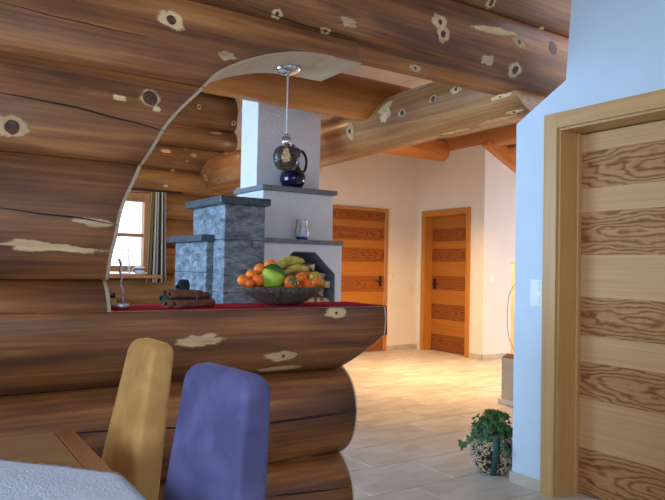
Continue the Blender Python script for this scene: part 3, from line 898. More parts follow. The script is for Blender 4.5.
sm = cur.modifiers.new('thick', 'SOLIDIFY'); sm.thickness = 0.003
tag(cur, 'narrow striped curtain in cream, olive and black beside the window', 'curtain')
rodz = cz1+0.012
rod = tube('curtain_rod', [(WX0-0.1, YL-0.105, rodz), (cx1+0.18, YL-0.105, rodz)], 0.011, M_IRON, None, 8)
tag(rod, 'thin black curtain rod above the stove room window', 'curtain rod')

# ------------------------------------------------------------------ log beams under the roof
def cyl_beam(name, p0, p1, r, mat, label, seg=40, n=30, seed=0.0, capm=1):
    p0, p1 = Vector(p0), Vector(p1)
    ax = (p1-p0).normalized()
    a = ax.cross(Vector((0, 0, 1))).normalized(); b = a.cross(ax)
    V, F, SM, MI = [], [], [], []
    for i in range(n+1):
        t = i/n
        c = p0.lerp(p1, t)
        for k in range(seg):
            th = 2*math.pi*k/seg
            rr = (r[0]+(r[1]-r[0])*t)*(1+0.025*mnoise.noise((t*6+seed, math.cos(th), math.sin(th)+seed)))
            V.append(c+(a*math.cos(th)+b*math.sin(th))*rr)
    for i in range(n):
        for k in range(seg):
            F.append((i*seg+k, i*seg+(k+1) % seg, (i+1)*seg+(k+1) % seg, (i+1)*seg+k)); SM.append(1); MI.append(0)
    F.append(tuple(range(seg))); F.append(tuple(range(n*seg, (n+1)*seg))); SM += [0, 0]; MI += [capm, capm]
    o = mk(name, V, F, [mat, M_CUT], None, SM, MI)
    tag(o, label, 'beam', kind='structure')
    return o, (p0, p1, r, ax, a, b)

BX, BZ = 3.15, 2.37
beamB, gB = cyl_beam('log_beam', (BX, 2.61, BZ), (BX, 7.6, BZ-0.05), (0.2, 0.208), M_LOGY, 'thick knotty peeled log beam running from white wall past chimney', seed=3, capm=0)
def beam_knot(px, py, wpx, hpx, ang=0.0, kind='ring', jag=0.3, core=0.4, wide=0.55):
    p0, p1, r, ax, a, b = gB
    d = ray(px, py)
    oc = EYE-p0
    dd = d-ax*d.dot(ax); oo = oc-ax*oc.dot(ax)
    R = 0.204
    A_, B_, C_ = dd.dot(dd), 2*dd.dot(oo), oo.dot(oo)-R*R
    disc = B_*B_-4*A_*C_
    if disc < 0: return
    t = (-B_-math.sqrt(disc))/(2*A_)
    hit = EYE+d*t
    s0 = (hit-p0).dot(ax)
    v = hit-p0-ax*s0
    th0 = math.atan2(v.dot(b), v.dot(a))
    dep = (hit-EYE).dot(_f)
    ws, wq = wpx/2*dep/FPX/wide, hpx/2*dep/FPX
    def at(off):
        def g(s, q):
            th = th0+q/R
            tt = s/(p1-p0).length
            rr = (r[0]+(r[1]-r[0])*tt)*(1+0.025*mnoise.noise((tt*6+3, math.cos(th), math.sin(th)+3)))
            return p0.lerp(p1, tt)+(a*math.cos(th)+b*math.sin(th))*(rr+off)
        return g
    rnd = random.random()*50
    g1 = patch_geo(at(0.002), None, s0, 0.0, ws, wq, ang, rnd, 1.0, jag)
    parts, idx = [g1], [0]*len(g1[1])
    if kind == 'ring':
        g2 = patch_geo(at(0.004), None, s0, 0.0, min(ws, wq)*core, min(ws, wq)*core, 0, rnd, 1.0, 0.15, 14)
        parts.append(g2); idx += [1]*len(g2[1])
    V, F = join_geo(parts)
    o = mk('knot', V, F, [M_KNOTPALE, M_KNOT], None, True, idx); o.parent = beamB
    set_rim(o, [26]+([14] if kind == 'ring' else []))
for a in [(350, 131, 8, 20, 0, 'ring', .3, .3), (385, 109, 12, 20, 0, 'scrape', .5), (384, 117, 8, 12, 0, 'scrape', .5), (402, 113, 7, 9, 0, 'ring', .3, .6), (433, 99, 8, 9, 0, 'ring', .3, .55),
          (456, 89, 11, 10, 0, 'ring', .35, .4), (420, 87, 20, 6, 0.1, 'scrape', .4), (500, 97, 16, 5, 0, 'ring', .35, .4), (514, 112, 12, 6, 0, 'ring', .3, .5), (455, 132, 26, 6, 0, 'ring', .4, .3), (497, 120, 30, 7, 0, 'scrape', .4),
          (425, 140, 30, 5, 0, 'scrape', .5), (206, 178, 5, 7, 0, 'ring', .3, .4), (219, 180, 6, 8, 0, 'ring', .3, .4), (228, 178, 4, 5, 0, 'ring', .3, .4), (237, 158, 6, 7, 0, 'ring', .3, .4), (234, 188, 5, 5, 0, 'ring', .3, .4)]:
    beam_knot(*a)

cyl_beam('log_beam', (0.3, 4.12, 2.545), (3.35, 4.12, 2.53), (0.155, 0.165), M_BEAM, 'orange log joist crossing in front of the chimney top', seed=5)
pD = on_x(487, 146, XW+0.05)
cyl_beam('log_beam', (XW+0.1, 3.0, pD.z+0.14), (XW+0.1, 7.7, pD.z+0.14), (0.155, 0.155), M_BEAMY, 'orange log purlin resting on the hall corner', seed=6)
pE = on_y(420, 157, 7.0)
oE, _ = cyl_beam('log_beam', (3.3, 7.1, pE.z+0.16), (on_y(459, 155, 7.1).x, 7.1, pE.z+0.16), (0.16, 0.155), M_BEAM, 'dark orange log joist ending above the two amber doors', seed=8)
# rafter and battens under the sloping roof beside the white wall
rf = empty('roof_rafter', (7.0, YC-0.1, 2.5), 'orange rafter with cross battens sloping down the white gable wall', 'rafter', kind='structure')
dirx = Vector((1, 0, -0.46)).normalized(); nz = Vector((0.46, 0, 1)).normalized()
c0 = Vector((XW+1.2, YC-0.06, roof_z(XW+1.2)-0.11))
v, f = obox_geo(c0, dirx, (0, 1, 0), nz, 1.35, 0.055, 0.10); mk('rafter_timber', v, f, M_BEAM, rf)
for q in (0.35, 0.75, 1.15, 1.6):
    cc = Vector((XW+q, YC-0.9, roof_z(XW+q)-0.03))
    v, f = obox_geo(cc, dirx, (0, 1, 0), nz, 0.035, 0.82, 0.028); mk('batten', v, f, M_BEAMY, rf)

# ------------------------------------------------------------------ chimney with shelves and firewood niche
chim = empty('chimney', (2.45, 4.45, 0), 'stepped white plaster chimney with two slate shelves and wood niche', 'chimney')
cxl, cxr, cyf = on_y(257, 150, 4.42).x, on_y(320.5, 150, 4.42).x, 4.42
cyb = on_x(241, 150, cxl).y
S2Z = on_y(300, 187.5, 4.2).z; S1Z = on_y(305, 239.5, 4.1).z
s2x0, s2x1 = on_y(262.5, 188, 4.2).x, on_y(337.6, 193, 4.2).x
s1x1 = on_y(343.7, 243, 4.1).x
box('flue', (cxl, cxr), (cyf, cyb), (S2Z, 4.9), M_CHIM, chim, 0.006)
box('shelf', (s2x0, s2x1), (4.2, cyb), (S2Z-0.034, S2Z), M_SHELF, chim, 0.003)
mbx = on_y(333, 215, 4.25).x
box('middle_block', (s2x0+0.03, mbx), (4.25, cyb-0.01), (S1Z, S2Z-0.034), M_CHIM, chim, 0.006)
box('shelf', (s2x0-0.068, s1x1), (4.1, cyb), (S1Z-0.034, S1Z), M_SHELF, chim, 0.003)
nb = 4.135
lbx = on_y(341.3, 275, nb).x
nt_ = [on_y(x, y, nb) for x, y in ((335.3, 274.5), (315.5, 252), (293.5, 251.5))]
nx1, nxa, nxb = nt_[0].x, nt_[1].x, nt_[2].x
nx0 = nxb-(nx1-nxa)
nz0, nzc, nzt = 0.78, nt_[0].z, nt_[1].z
lx0 = s2x0-0.07
hole = [(nx0, nz0), (nx0, nzc), (nxb, nzt), (nxa, nzt), (nx1, nzc), (nx1, nz0)]
ztop = S1Z-0.034
poly = [(lx0, 0), (lx0, ztop), (lbx, ztop), (lbx, 0), (nx1, 0), (nx1, nzc), (nxa, nzt), (nxb, nzt), (nx0, nzc), (nx0, 0)]
prism('lower_block', poly, 'y', nb, cyb-0.02, M_CHIM, chim)
box('niche_floor', (nx0, nx1), (nb, cyb-0.02), (0, nz0), M_CHIM, chim)
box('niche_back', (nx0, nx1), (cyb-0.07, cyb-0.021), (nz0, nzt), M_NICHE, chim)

def lining(poly, t):
    V, F = [], []
    m_x = (nx0+nx1)/2
    for x, z in poly:
        V += [(x, nb+0.004, z), (x, cyb-0.071, z)]
    F = [(2*i, 2*i+1, 2*i+3, 2*i+2) for i in range(len(poly)-1)]
    o = mk('niche_lining', V, F, M_NICHE, chim)
    m = o.modifiers.new('thick', 'SOLIDIFY'); m.thickness = t; m.offset = 0
lining([(nx0+0.004, nz0+0.002), (nx0+0.004, nzc), (nxb+0.002, nzt-0.004), (nxa-0.002, nzt-0.004), (nx1-0.004, nzc), (nx1-0.004, nz0+0.002)], 0.003)  # thin sheets added to make the niche interior dark
M_FIREEND = wood('split_firewood', [(0.3, (0.46, 0.27, 0.15)), (0.5, (0.66, 0.44, 0.28)), (0.75, (0.80, 0.60, 0.43))], 'y', 30, 0.75, 0, 0.3, 0.4, 4.0, 0.5)
rows = [0.785+0.066*i for i in range(8)]
for ri, z in enumerate(rows):
    x = nx1-0.044-(0.033 if ri % 2 else 0)
    while x > nx0+0.04:
        # the heap climbs towards the door side of the niche
        lim = lerp([nx0, nxa-0.12, nxa-0.04, nx1], [1.05, 1.10, 1.29, 1.29], x)
        right = nx1-0.004-max(0.0, (z+0.072-nzc))*1.08
        if z+0.07 < lim and x+0.036 < right+0.004:
            rr = 0.036+random.random()*0.005
            a0 = random.random()*6.28
            k_ = random.choice((3, 4, 3, 5))
            pts = [(x+rr*math.cos(a0+2*math.pi*q/k_)*0.95, z+0.036+rr*math.sin(a0+2*math.pi*q/k_)*0.95) for q in range(k_)]
            y0 = nb+0.02+random.random()*0.05
            v, f = prism_geo(pts, 'y', y0, cyb-0.08)
            o = mk('split_log', v, f, M_FIREEND, None)
            bevel(o, 0.004, 1)
            tag(o, 'split firewood piece stacked in the chimney niche', 'firewood', 'firewood in the chimney niche')
        x -= 0.070

# ------------------------------------------------------------------ soapstone stove
ys = 4.0
sx0 = on_y(224, 250, ys).x; sx1 = lx0-0.004
SZ = on_y(224, 203.5, ys).z
syb = on_x(193, 230, sx0).y
stove = empty('soapstone_stove', (sx0+0.15, ys+0.25, 0), 'blue grey soapstone stove with dark top slabs beside the chimney', 'stove')
zj = [0.0, 0.42, 0.80, on_y(245, 285, ys).z-0.05, on_y(245, 240, ys).z, SZ]
for a, b_ in zip(zj, zj[1:]):
    o = box('stone_block', (sx0, sx1), (ys, syb), (a+0.001, b_-0.001), M_STONE, stove, 0.006)
box('top_slab', (sx0-0.05, sx1+0.02), (ys-0.045, syb+0.05), (SZ, SZ+0.05), M_SLAB, stove, 0.006)
qx = sx0-0.05
qy0 = on_x(206, 262, qx).y; qy1 = on_x(175, 262, qx).y
QZ = on_x(190, 242, qx).z
for a, b_ in ((0, 0.45), (0.45, 0.82), (0.82, on_x(190, 272, qx).z), (on_x(190, 272, qx).z, QZ)):
    box('stone_block', (qx, sx0-0.001), (qy0, qy1), (a+0.001, b_-0.001), M_STONE, stove, 0.006)
box('top_slab', (qx-0.05, sx0-0.001), (qy0-0.02, qy1+0.06), (QZ, QZ+0.045), M_SLAB, stove, 0.006)
vp = on_x(187, 287, qx)
vg = []
for rr, d0, d1 in ((0.056, 0.0, 0.05), (0.044, 0.05, 0.06), (0.014, 0.06, 0.085)):
    vv, ff = tube_geo([(qx-d0, vp.y, vp.z), (qx-d1, vp.y, vp.z)], rr, 24); vg.append((vv, ff))
v, f = join_geo(vg)
tag(mk('air_vent', v, f, M_IRON, stove), 'round black air vent')

# ------------------------------------------------------------------ red runner on the counter
M_RED = plain('red_runner_cloth', (0.36, 0.006, 0.022), 0.95, vary=0.25, nscale=120, bump=0.2, bscale=300, Specular_IOR_Level=0.1)
rx0 = on_y(114, 309, YF).x+0.01
V, F = [], []
prof = [(rx0+(1.942-rx0)*i/40, COUNTER+0.0025) for i in range(41)] + [(1.948, COUNTER-0.004), (1.950, COUNTER-0.03), (1.952, COUNTER-0.08), (1.953, COUNTER-0.14)]
for i, (x, z) in enumerate(prof):
    for j in range(7):
        y = YF+0.035+(YB-YF-0.06)*j/6
        V.append((x, y+0.004*math.sin(x*9)*(1 if j in (0, 6) else 0), z+(0.0012*mnoise.noise((x*8, y*8, 0)) if i < 41 else 0)))
for i in range(len(prof)-1):
    for j in range(6):
        F.append((i*7+j, i*7+j+1, (i+1)*7+j+1, (i+1)*7+j))
run = mk('table_runner', V, F, M_RED, None, True)
m_ = run.modifiers.new('thick', 'SOLIDIFY'); m_.thickness = 0.0015; m_.offset = 1
tag(run, 'dark red cloth runner along the log counter', 'runner')
CT = COUNTER+0.005

# ------------------------------------------------------------------ fruit bowl
bc = on_y(281, 300, 2.665)
BXc, BYc = bc.x, 2.665
RB, HB = 0.204, 0.083
M_BOWL = plain('woven_dark_bowl', (0.085, 0.055, 0.038), 0.7, vary=0.8, nscale=70, bump=0.8, bscale=110)
bp_ = [(0, 0.0), (0.07, 0.001), (0.10, 0.008), (0.14, 0.032), (0.175, 0.06), (RB, HB), (RB-0.004, HB+0.004), (RB-0.010, HB+0.001), (0.165, 0.062), (0.13, 0.038), (0.095, 0.017), (0.06, 0.011), (0, 0.010)]
bowl = lathe('fruit_bowl', bp_, (BXc, BYc, CT), M_BOWL, None, 48)
tag(bowl, 'wide dark textured bowl filled with fruit on the red runner', 'bowl')

def fruit_mat(name, col, rough=0.4, vary=0.12):
    return plain(name, col, rough, vary=vary, nscale=18, bump=0.12, bscale=260)
M_ORANGE = fruit_mat('mandarin_skin', (0.86, 0.175, 0.004), 0.5)
M_ORANGE2 = fruit_mat('deep_mandarin_skin', (0.78, 0.13, 0.004), 0.5)
M_GREENISH = fruit_mat('yellow_green_skin', (0.42, 0.33, 0.02))
M_GREEN = fruit_mat('green_fruit_skin', (0.38, 0.50, 0.03), 0.4)
M_PERS = fruit_mat('persimmon_skin', (0.80, 0.13, 0.012), 0.25)
M_LEAFD = plain('fruit_leaf', (0.03, 0.13, 0.012), 0.4, vary=0.3)
M_CALYX = plain('fruit_calyx', (0.06, 0.15, 0.03), 0.6, vary=0.3)
M_BANANA = plain('banana_skin', (0.42, 0.30, 0.05), 0.5, vary=0.5, nscale=38)
M_TIP = plain('banana_tip', (0.05, 0.03, 0.015), 0.7)

def ball_geo(c, r, sq=0.92, seg=22, rg=14):
    prof = []
    for i in range(rg+1):
        a = -math.pi/2+math.pi*i/rg
        z = math.sin(a)*r*sq
        dimple = -0.10*r*math.exp(-((math.cos(a))/0.22)**2)*(1 if a > 0 else -0.6)
        prof.append((max(0.0, math.cos(a)*r) if 0 < i < rg else 0.0, z+dimple))
    return lathe_geo(prof, c, seg)

def fruit_at(px, py, y, rpx, mat, name, label, cat, group=None, sq=0.92):
    p = on_y(px, py, y)
    r = rpx*(p-EYE).dot(_f)/FPX
    v, f = ball_geo((0, 0, 0), r, sq)
    e = empty(name, (p.x, p.y, p.z), label, cat, group)
    o = mk('skin', v, f, mat, None, True); o.parent = e
    s, sf = tube_geo([(0, 0, r*sq*0.82), (0, 0, r*sq*0.94)], 0.003, 6)
    st = mk('stem_button', s, sf, M_CALYX, None); st.parent = e
    e.rotation_euler = (random.uniform(-0.9, 0.9), random.uniform(-0.9, 0.9), random.random()*6)
    return e, r
G = 'mandarins in the dark bowl'
fruit_at(243.3, 280.5, 2.62, 6.0, M_ORANGE, 'mandarin', 'small orange mandarin at the outer rim of bowl, farthest from bananas', 'mandarin', G)
fruit_at(251.8, 275, 2.66, 6.0, M_ORANGE, 'mandarin', 'orange mandarin between the rim mandarin and the heap topping it', 'mandarin', G)
fruit_at(258, 280.8, 2.59, 6.4, M_ORANGE2, 'mandarin', 'orange mandarin pressed against the big green fruit near bowl front', 'mandarin', G)
fruit_at(250, 283.5, 2.565, 4.3, M_ORANGE2, 'mandarin', 'low orange mandarin half sunk behind the bowl rim', 'mandarin', G)
fruit_at(259.5, 269.3, 2.70, 6.2, M_ORANGE, 'mandarin', 'orange mandarin second from top beside the green fruit', 'mandarin', G)
fruit_at(270.3, 265.3, 2.73, 6.2, M_ORANGE, 'mandarin', 'topmost orange mandarin behind the big green fruit', 'mandarin', G)
fruit_at(300.8, 278.8, 2.62, 6.2, M_ORANGE, 'mandarin', 'orange mandarin right behind the persimmon', 'mandarin', G)
fruit_at(305.5, 274.5, 2.76, 6.0, M_ORANGE, 'mandarin', 'orange mandarin under the banana tips', 'mandarin', G)
fruit_at(307.5, 284.6, 2.57, 5.8, M_ORANGE2, 'mandarin', 'orange mandarin at front between persimmon and the rim pair', 'mandarin', G)
fruit_at(317, 282.6, 2.63, 5.8, M_ORANGE, 'mandarin', 'orange mandarin at the bowl end nearest the firewood', 'mandarin', G)
fruit_at(300, 287.4, 2.575, 3.6, M_ORANGE2, 'mandarin', 'small orange mandarin low under the persimmon', 'mandarin', G)
fruit_at(321.8, 283.5, 2.70, 5.0, M_GREENISH, 'mandarin', 'yellowish mandarin peeping out behind the last orange one', 'mandarin', G)
fruit_at(314.8, 276.8, 2.68, 5.8, M_GREENISH, 'mandarin', 'greenish yellow mandarin on top of the orange ones', 'mandarin', G)
ge, gr = fruit_at(273.5, 277.5, 2.63, 12.8, M_GREEN, 'green_fruit', 'large bright green round fruit with dark leaf in the bowl', 'fruit', None, 0.95)
ge.rotation_euler = (0.0, 0.2, 0)
def leaf_geo(L_, W_, n=10, bend=0.3, fold=0.25):
    V, F = [], []
    for i in range(n+1):
        t = i/n
        w = W_*math.sin(math.pi*t**0.8)**0.8 if 0 < t < 1 else 0.0
        x = L_*t; z = -bend*L_*t*t
        V += [(x, -w, z+fold*w), (x, 0, z), (x, w, z+fold*w)]
    for i in range(n):
        a = 3*i
        F += [(a, a+3, a+4, a+1), (a+1, a+4, a+5, a+2)]
    return V, F
v, f = leaf_geo(0.125, 0.021, bend=0.22)
la, lb_ = on_y(263.5, 268.0, 2.60), on_y(291, 275.0, 2.572)
ld = (lb_-la).normalized(); lup = (Vector((0.1, -0.75, 0.65))-ld*ld.dot(Vector((0.1, -0.75, 0.65)))).normalized(); lsd = lup.cross(ld)
lf = mk('leaf', [la+ld*q[0]+lsd*q[1]+lup*(q[2]+0.022*math.sin(math.pi*min(1, q[0]/0.125))) for q in v], f, M_LEAFD, None, True)
ge.rotation_euler = (0, 0, 0)
lf.data.transform(Matrix.Translation(-ge.location)); lf.parent = ge
m_ = lf.modifiers.new('thick', 'SOLIDIFY'); m_.thickness = 0.0012
pe, pr = fruit_at(291.5, 282.8, 2.545, 7.6, M_PERS, 'persimmon', 'red orange persimmon with green calyx at bowl front', 'persimmon', None, 0.85)
pe.rotation_euler = (1.15, 0.1, -0.15)
cg = []
for q in range(4):
    vv, ff = leaf_geo(0.028, 0.014, 6, 0.35, 0.1)
    Rq = Matrix.Rotation(q*math.pi/2+0.4, 4, 'Z')
    cg.append(([Rq @ Vector(w)+Vector((0, 0, pr*0.82)) for w in vv], ff))
v, f = join_geo(cg)
ca = mk('calyx', v, f, M_CALYX, None, True); ca.parent = pe
m_ = ca.modifiers.new('thick', 'SOLIDIFY'); m_.thickness = 0.0015
def banana(pp, ys_, r, label):
    P = bez([on_y(x, y, yy) for (x, y), yy in zip(pp, ys_)], 18)
    n = len(P)
    rad = [r*max(0.25, math.sin(math.pi*(0.06+0.88*i/(n-1)))**0.45) for i in range(n)]
    rad[-1] = r*0.32; rad[-2] = r*0.36; rad[0] = r*0.25
    e = empty('banana', P[n//2], label, 'banana', 'bananas in the bowl')
    tube('peel', P[:n-2], rad[:n-2], M_BANANA, e, 10)
    tube('tip', P[n-3:], [rad[-3]*0.9, rad[-2], rad[-1]], M_TIP, e, 8)
    return e
banana([(277.5, 270), (282, 264), (291, 260.5), (300, 262.2), (303.5, 266)], (2.70, 2.71, 2.72, 2.72, 2.71), 0.024, 'upper banana arching over the fruit bowl')
banana([(284, 274), (291, 269.5), (299, 268), (306, 269.2), (312.5, 269.5)], (2.69, 2.69, 2.69, 2.68, 2.66), 0.019, 'lower greenish banana with dark tip under the arching one')

# ------------------------------------------------------------------ cinnamon bundle
M_CINN = plain('cinnamon_bark', (0.16, 0.050, 0.022), 0.8, vary=0.45, nscale=40, bump=0.4, bscale=120)
M_CINND = plain('cinnamon_inside', (0.02, 0.008, 0.005), 0.9)
M_TIE = plain('purple_cord', (0.10, 0.03, 0.07), 0.7)
M_CGREEN = plain('green_bark', (0.03, 0.075, 0.05), 0.8, vary=0.3)
bpz = CT+0.001
cen = on_z(192, 303, CT)
cin = empty('cinnamon_bundle', (cen.x, cen.y, CT), 'bundle of thick cinnamon sticks tied with purple cord on runner', 'cinnamon sticks')
def hollow_stick(p0, p1, r, mat):
    p0, p1 = Vector(p0), Vector(p1)
    ax = (p1-p0).normalized()
    g1 = tube_geo([p0.lerp(p1, i/6) for i in range(7)], [r*(1+0.05*math.sin(i*2.1)) for i in range(7)], 14, False)
    g2 = tube_geo([p0, p0+ax*0.03], r*0.62, 14, False)
    V, F = join_geo([g1, g2])
    nb_ = 7*14
    idx = [0]*(len(F))
    for k in range(14):
        F.append((k, (k+1) % 14, nb_+(k+1) % 14, nb_+k)); idx.append(0)
    for q in range(len(g1[1]), len(g1[1])+len(g2[1])): idx[q] = 1
    F.append(tuple(range(nb_+14, nb_+28))); idx.append(1)
    F.append(tuple(range(6*14, 7*14))); idx.append(1)
    mk('cinnamon_stick', V, F, [mat, M_CINND], cin, True, idx)
rs = 0.0155
y1 = 2.56
def cp(px, py, y): return on_y(px, py, y)
zb = bpz+rs
def gz(px, y, z):
    p = on_y(px, 300, y); return Vector((p.x, y, z))
hollow_stick(gz(166, 2.56, zb), gz(210, 2.66, zb), rs, M_CINN)
hollow_stick(gz(174.5, 2.535, zb), gz(213, 2.60, zb+0.001), rs, M_CINN)
hollow_stick(gz(161, 2.60, zb+0.021), gz(205, 2.70, zb+0.010), rs, M_CGREEN)
hollow_stick(gz(169.5, 2.575, zb+0.040), gz(208, 2.635, zb+0.030), rs*0.98, M_CINN)
hollow_stick(gz(165, 2.615, zb+0.045), gz(201, 2.71, zb+0.036), rs*0.9, M_CINN)
tp = [gz(196.5, 2.555, bpz+0.002), gz(197, 2.545, bpz+0.02), gz(196.5, 2.575, bpz+0.062), gz(195, 2.63, bpz+0.068), gz(195, 2.70, bpz+0.04)]
tube('tie', bez(tp, 16), 0.003, M_TIE, cin, 6)

# ------------------------------------------------------------------ dish, twisted stick, small bottle at the counter's arch end
dp = on_y(121, 304.5, 2.58)
M_SILVER = plain('brushed_silver', (0.55, 0.56, 0.62), 0.3, 0.9)
dish = lathe('candle_dish', [(0, 0), (0.024, 0.0), (0.031, 0.004), (0.033, 0.022), (0.031, 0.0225), (0.029, 0.007), (0, 0.005)], (dp.x, 2.58, CT), M_SILVER, None, 28)
tag(dish, 'small round silver dish at the counter end by the arch', 'dish')
M_LILAC = plain('lilac_twisted_stick', (0.34, 0.25, 0.30), 0.35, vary=0.7, nscale=90)
s0_, s1_ = Vector((dp.x+0.012, 2.585, CT+0.006)), on_y(119.5, 259, 2.60)
pts = [s0_.lerp(s1_, i/26)+Vector((0.003*math.sin(i*0.9), 0.003*math.cos(i*0.9), 0)) for i in range(27)]
stk = tube('twisted_stick', pts, [0.0085-0.0022*i/26 for i in range(27)], M_LILAC, None, 6, True, twist=0.5, flat=0.55)
tag(stk, 'slender twisted lilac stick leaning up from silver dish', 'stick')
M_AMBER = plain('yellow_label', (0.55, 0.28, 0.02), 0.4)
bt = on_y(112.2, 300, 2.79)
btl = empty('small_bottle', (bt.x, 2.79, CT), 'small yellow bottle with black cap behind the arch edge', 'bottle')
lathe('bottle_body', [(0, 0), (0.014, 0), (0.016, 0.004), (0.016, 0.026), (0.012, 0.032), (0, 0.032)], (bt.x, 2.79, CT), M_AMBER, btl, 16)
lathe('cap', [(0, 0.032), (0.0135, 0.032), (0.0135, 0.052), (0, 0.053)], (bt.x, 2.79, CT), M_BLACK, btl, 16)

# ------------------------------------------------------------------ window-sill mug and glass pitcher
M_CHINA = plain('white_china', (0.80, 0.80, 0.80), 0.2)
M_BLUEP = plain('blue_china_paint', (0.03, 0.10, 0.42), 0.25)
mg = on_y(140, 268, YL-0.12)
mug = empty('china_mug', (mg.x, YL-0.12, SILLZ), 'white china mug with blue pattern on the window sill', 'mug')
lathe('mug_body', [(0, 0), (0.036, 0), (0.047, 0.01), (0.054, 0.05), (0.056, 0.092), (0.052, 0.092), (0.05, 0.05), (0.042, 0.014), (0, 0.008)], (mg.x, YL-0.12, SILLZ), M_CHINA, mug, 24)
lathe('painted_band', [(0.0552, 0.05), (0.0565, 0.056), (0.0567, 0.066), (0.0555, 0.072)], (mg.x, YL-0.12, SILLZ), M_BLUEP, mug, 24)
tube('mug_handle', bez([(mg.x-0.052, YL-0.12, SILLZ+0.075), (mg.x-0.085, YL-0.13, SILLZ+0.065), (mg.x-0.085, YL-0.13, SILLZ+0.035), (mg.x-0.05, YL-0.12, SILLZ+0.022)], 12), 0.007, M_CHINA, mug, 8)
pg = on_y(125.0, 268, YL-0.13)
pit = empty('glass_pitcher', (pg.x, YL-0.13, SILLZ), 'clear glass pitcher on the sill against the bright window', 'pitcher')
lathe('pitcher_body', [(0, 0), (0.05, 0), (0.056, 0.02), (0.058, 0.12), (0.042, 0.2), (0.03, 0.245), (0.04, 0.285), (0.037, 0.285), (0.027, 0.245), (0.039, 0.2), (0.054, 0.12), (0.052, 0.02), (0, 0.008)], (pg.x, YL-0.13, SILLZ), M_GLASS, pit, 24)
tube('pitcher_handle', bez([(pg.x+0.036, YL-0.13, SILLZ+0.27), (pg.x+0.09, YL-0.13, SILLZ+0.24), (pg.x+0.095, YL-0.13, SILLZ+0.14), (pg.x+0.055, YL-0.13, SILLZ+0.09)], 14), 0.007, M_GLASS, pit, 8)

# ------------------------------------------------------------------ coffee pot and jug on the chimney shelves
M_NAVY = plain('navy_glaze', (0.006, 0.007, 0.03), 0.15, Coat_Weight=0.2)
kp = on_y(292.5, 186, 4.31)
kx, ky, kz = kp.x, 4.31, S2Z+0.001
pot = empty('coffee_pot', (kx, ky, kz), 'round navy blue coffee pot with black handle on upper shelf', 'coffee pot')
lathe('pot_body', [(0, 0), (0.062, 0.0), (0.07, 0.006), (0.094, 0.045), (0.098, 0.085), (0.085, 0.125), (0.06, 0.15), (0.048, 0.175), (0.045, 0.215), (0.052, 0.26), (0.058, 0.285), (0.052, 0.285), (0.04, 0.21), (0.05, 0.15), (0.085, 0.09), (0.06, 0.012), (0, 0.01)], (kx, ky, kz), M_NAVY, pot, 32)
lathe('neck_band', [(0.0475, 0.185), (0.051, 0.187), (0.051, 0.207), (0.0475, 0.209)], (kx, ky, kz), M_BLACK, pot, 28)
lathe('lid', [(0, 0.285), (0.058, 0.285), (0.060, 0.296), (0.035, 0.312), (0.012, 0.316), (0.012, 0.335), (0, 0.337)], (kx, ky, kz), M_BLACK, pot, 24)
tube('pot_handle', bez([(kx+0.045, ky, kz+0.30), (kx+0.09, ky, kz+0.285), (kx+0.118, ky, kz+0.23), (kx+0.11, ky, kz+0.16), (kx+0.075, ky, kz+0.118)], 20), 0.0105, M_BLACK, pot, 10)
jp = on_y(302, 239, 4.172)
jx, jy, jz = jp.x, 4.172, S1Z+0.001
jug = empty('china_jug', (jx, jy, jz), 'small white jug with blue painted pattern on lower shelf', 'jug')
lathe('jug_body', [(0, 0), (0.036, 0), (0.040, 0.006), (0.052, 0.04), (0.05, 0.075), (0.040, 0.105), (0.042, 0.14), (0.046, 0.15), (0.042, 0.15), (0.036, 0.11), (0.046, 0.07), (0.036, 0.012), (0, 0.01)], (jx, jy, jz), M_CHINA, jug, 28)
lathe('base_band', [(0.0365, 0.001), (0.0412, 0.0055), (0.0465, 0.02), (0.0455, 0.022)], (jx, jy, jz), M_BLUEP, jug, 28)
for k in range(7):
    a = 2*math.pi*k/7+0.3
    P = [(jx+math.cos(a)*r_, jy+math.sin(a)*r_, jz+z_) for r_, z_ in ((0.0505, 0.035), (0.0522, 0.055), (0.0507, 0.074), (0.0455, 0.09), (0.0415, 0.105))]
    tube('painted_stripe', P, 0.0022, M_BLUEP, jug, 6)
tube('jug_handle', bez([(jx+0.042, jy, jz+0.138), (jx+0.075, jy, jz+0.13), (jx+0.08, jy, jz+0.085), (jx+0.05, jy, jz+0.05)], 14), 0.006, M_CHINA, jug, 8)

# ------------------------------------------------------------------ pendant lamp under the arch
LZ = lerp([p[0] for p in zip(AX)], AZ, on_z(288, 71, ARCH_TOP-0.02).x)
lp = on_z(288, 71, LZ)
lx, ly = lp.x, min(max(lp.y, 2.6), 2.74)
lx = on_y(288, 71, ly).x
lc = on_y(290.5, 158, ly)
lamp = empty('pendant_lamp', (lx, ly, LZ), 'pendant lamp with smoky mosaic glass globe hanging under the arch', 'lamp')
ct = lerp(AX, AZ, lx)+0.003
lathe('ceiling_rose', [(0, 0), (0.062, 0), (0.062, -0.014), (0.05, -0.028), (0.025, -0.037), (0.008, -0.04), (0.006, -0.05), (0, -0.05)], (lx, ly, ct), M_CHROME, lamp, 32)
R_S = 0.072
zc_ = lc.z
ctop = zc_+0.055
M_CORD = plain('clear_cord', (0.55, 0.58, 0.62), 0.3)
tube('cord', [(lx, ly, ct-0.045), (lx, ly, ctop+0.05)], 0.0035, M_CORD, lamp, 8)
lathe('lamp_holder', [(0, 0.06), (0.008, 0.06), (0.009, 0.042), (0.021, 0.042), (0.021, 0.0), (0, 0.0)], (lx, ly, ctop), M_CHROME, lamp, 24)
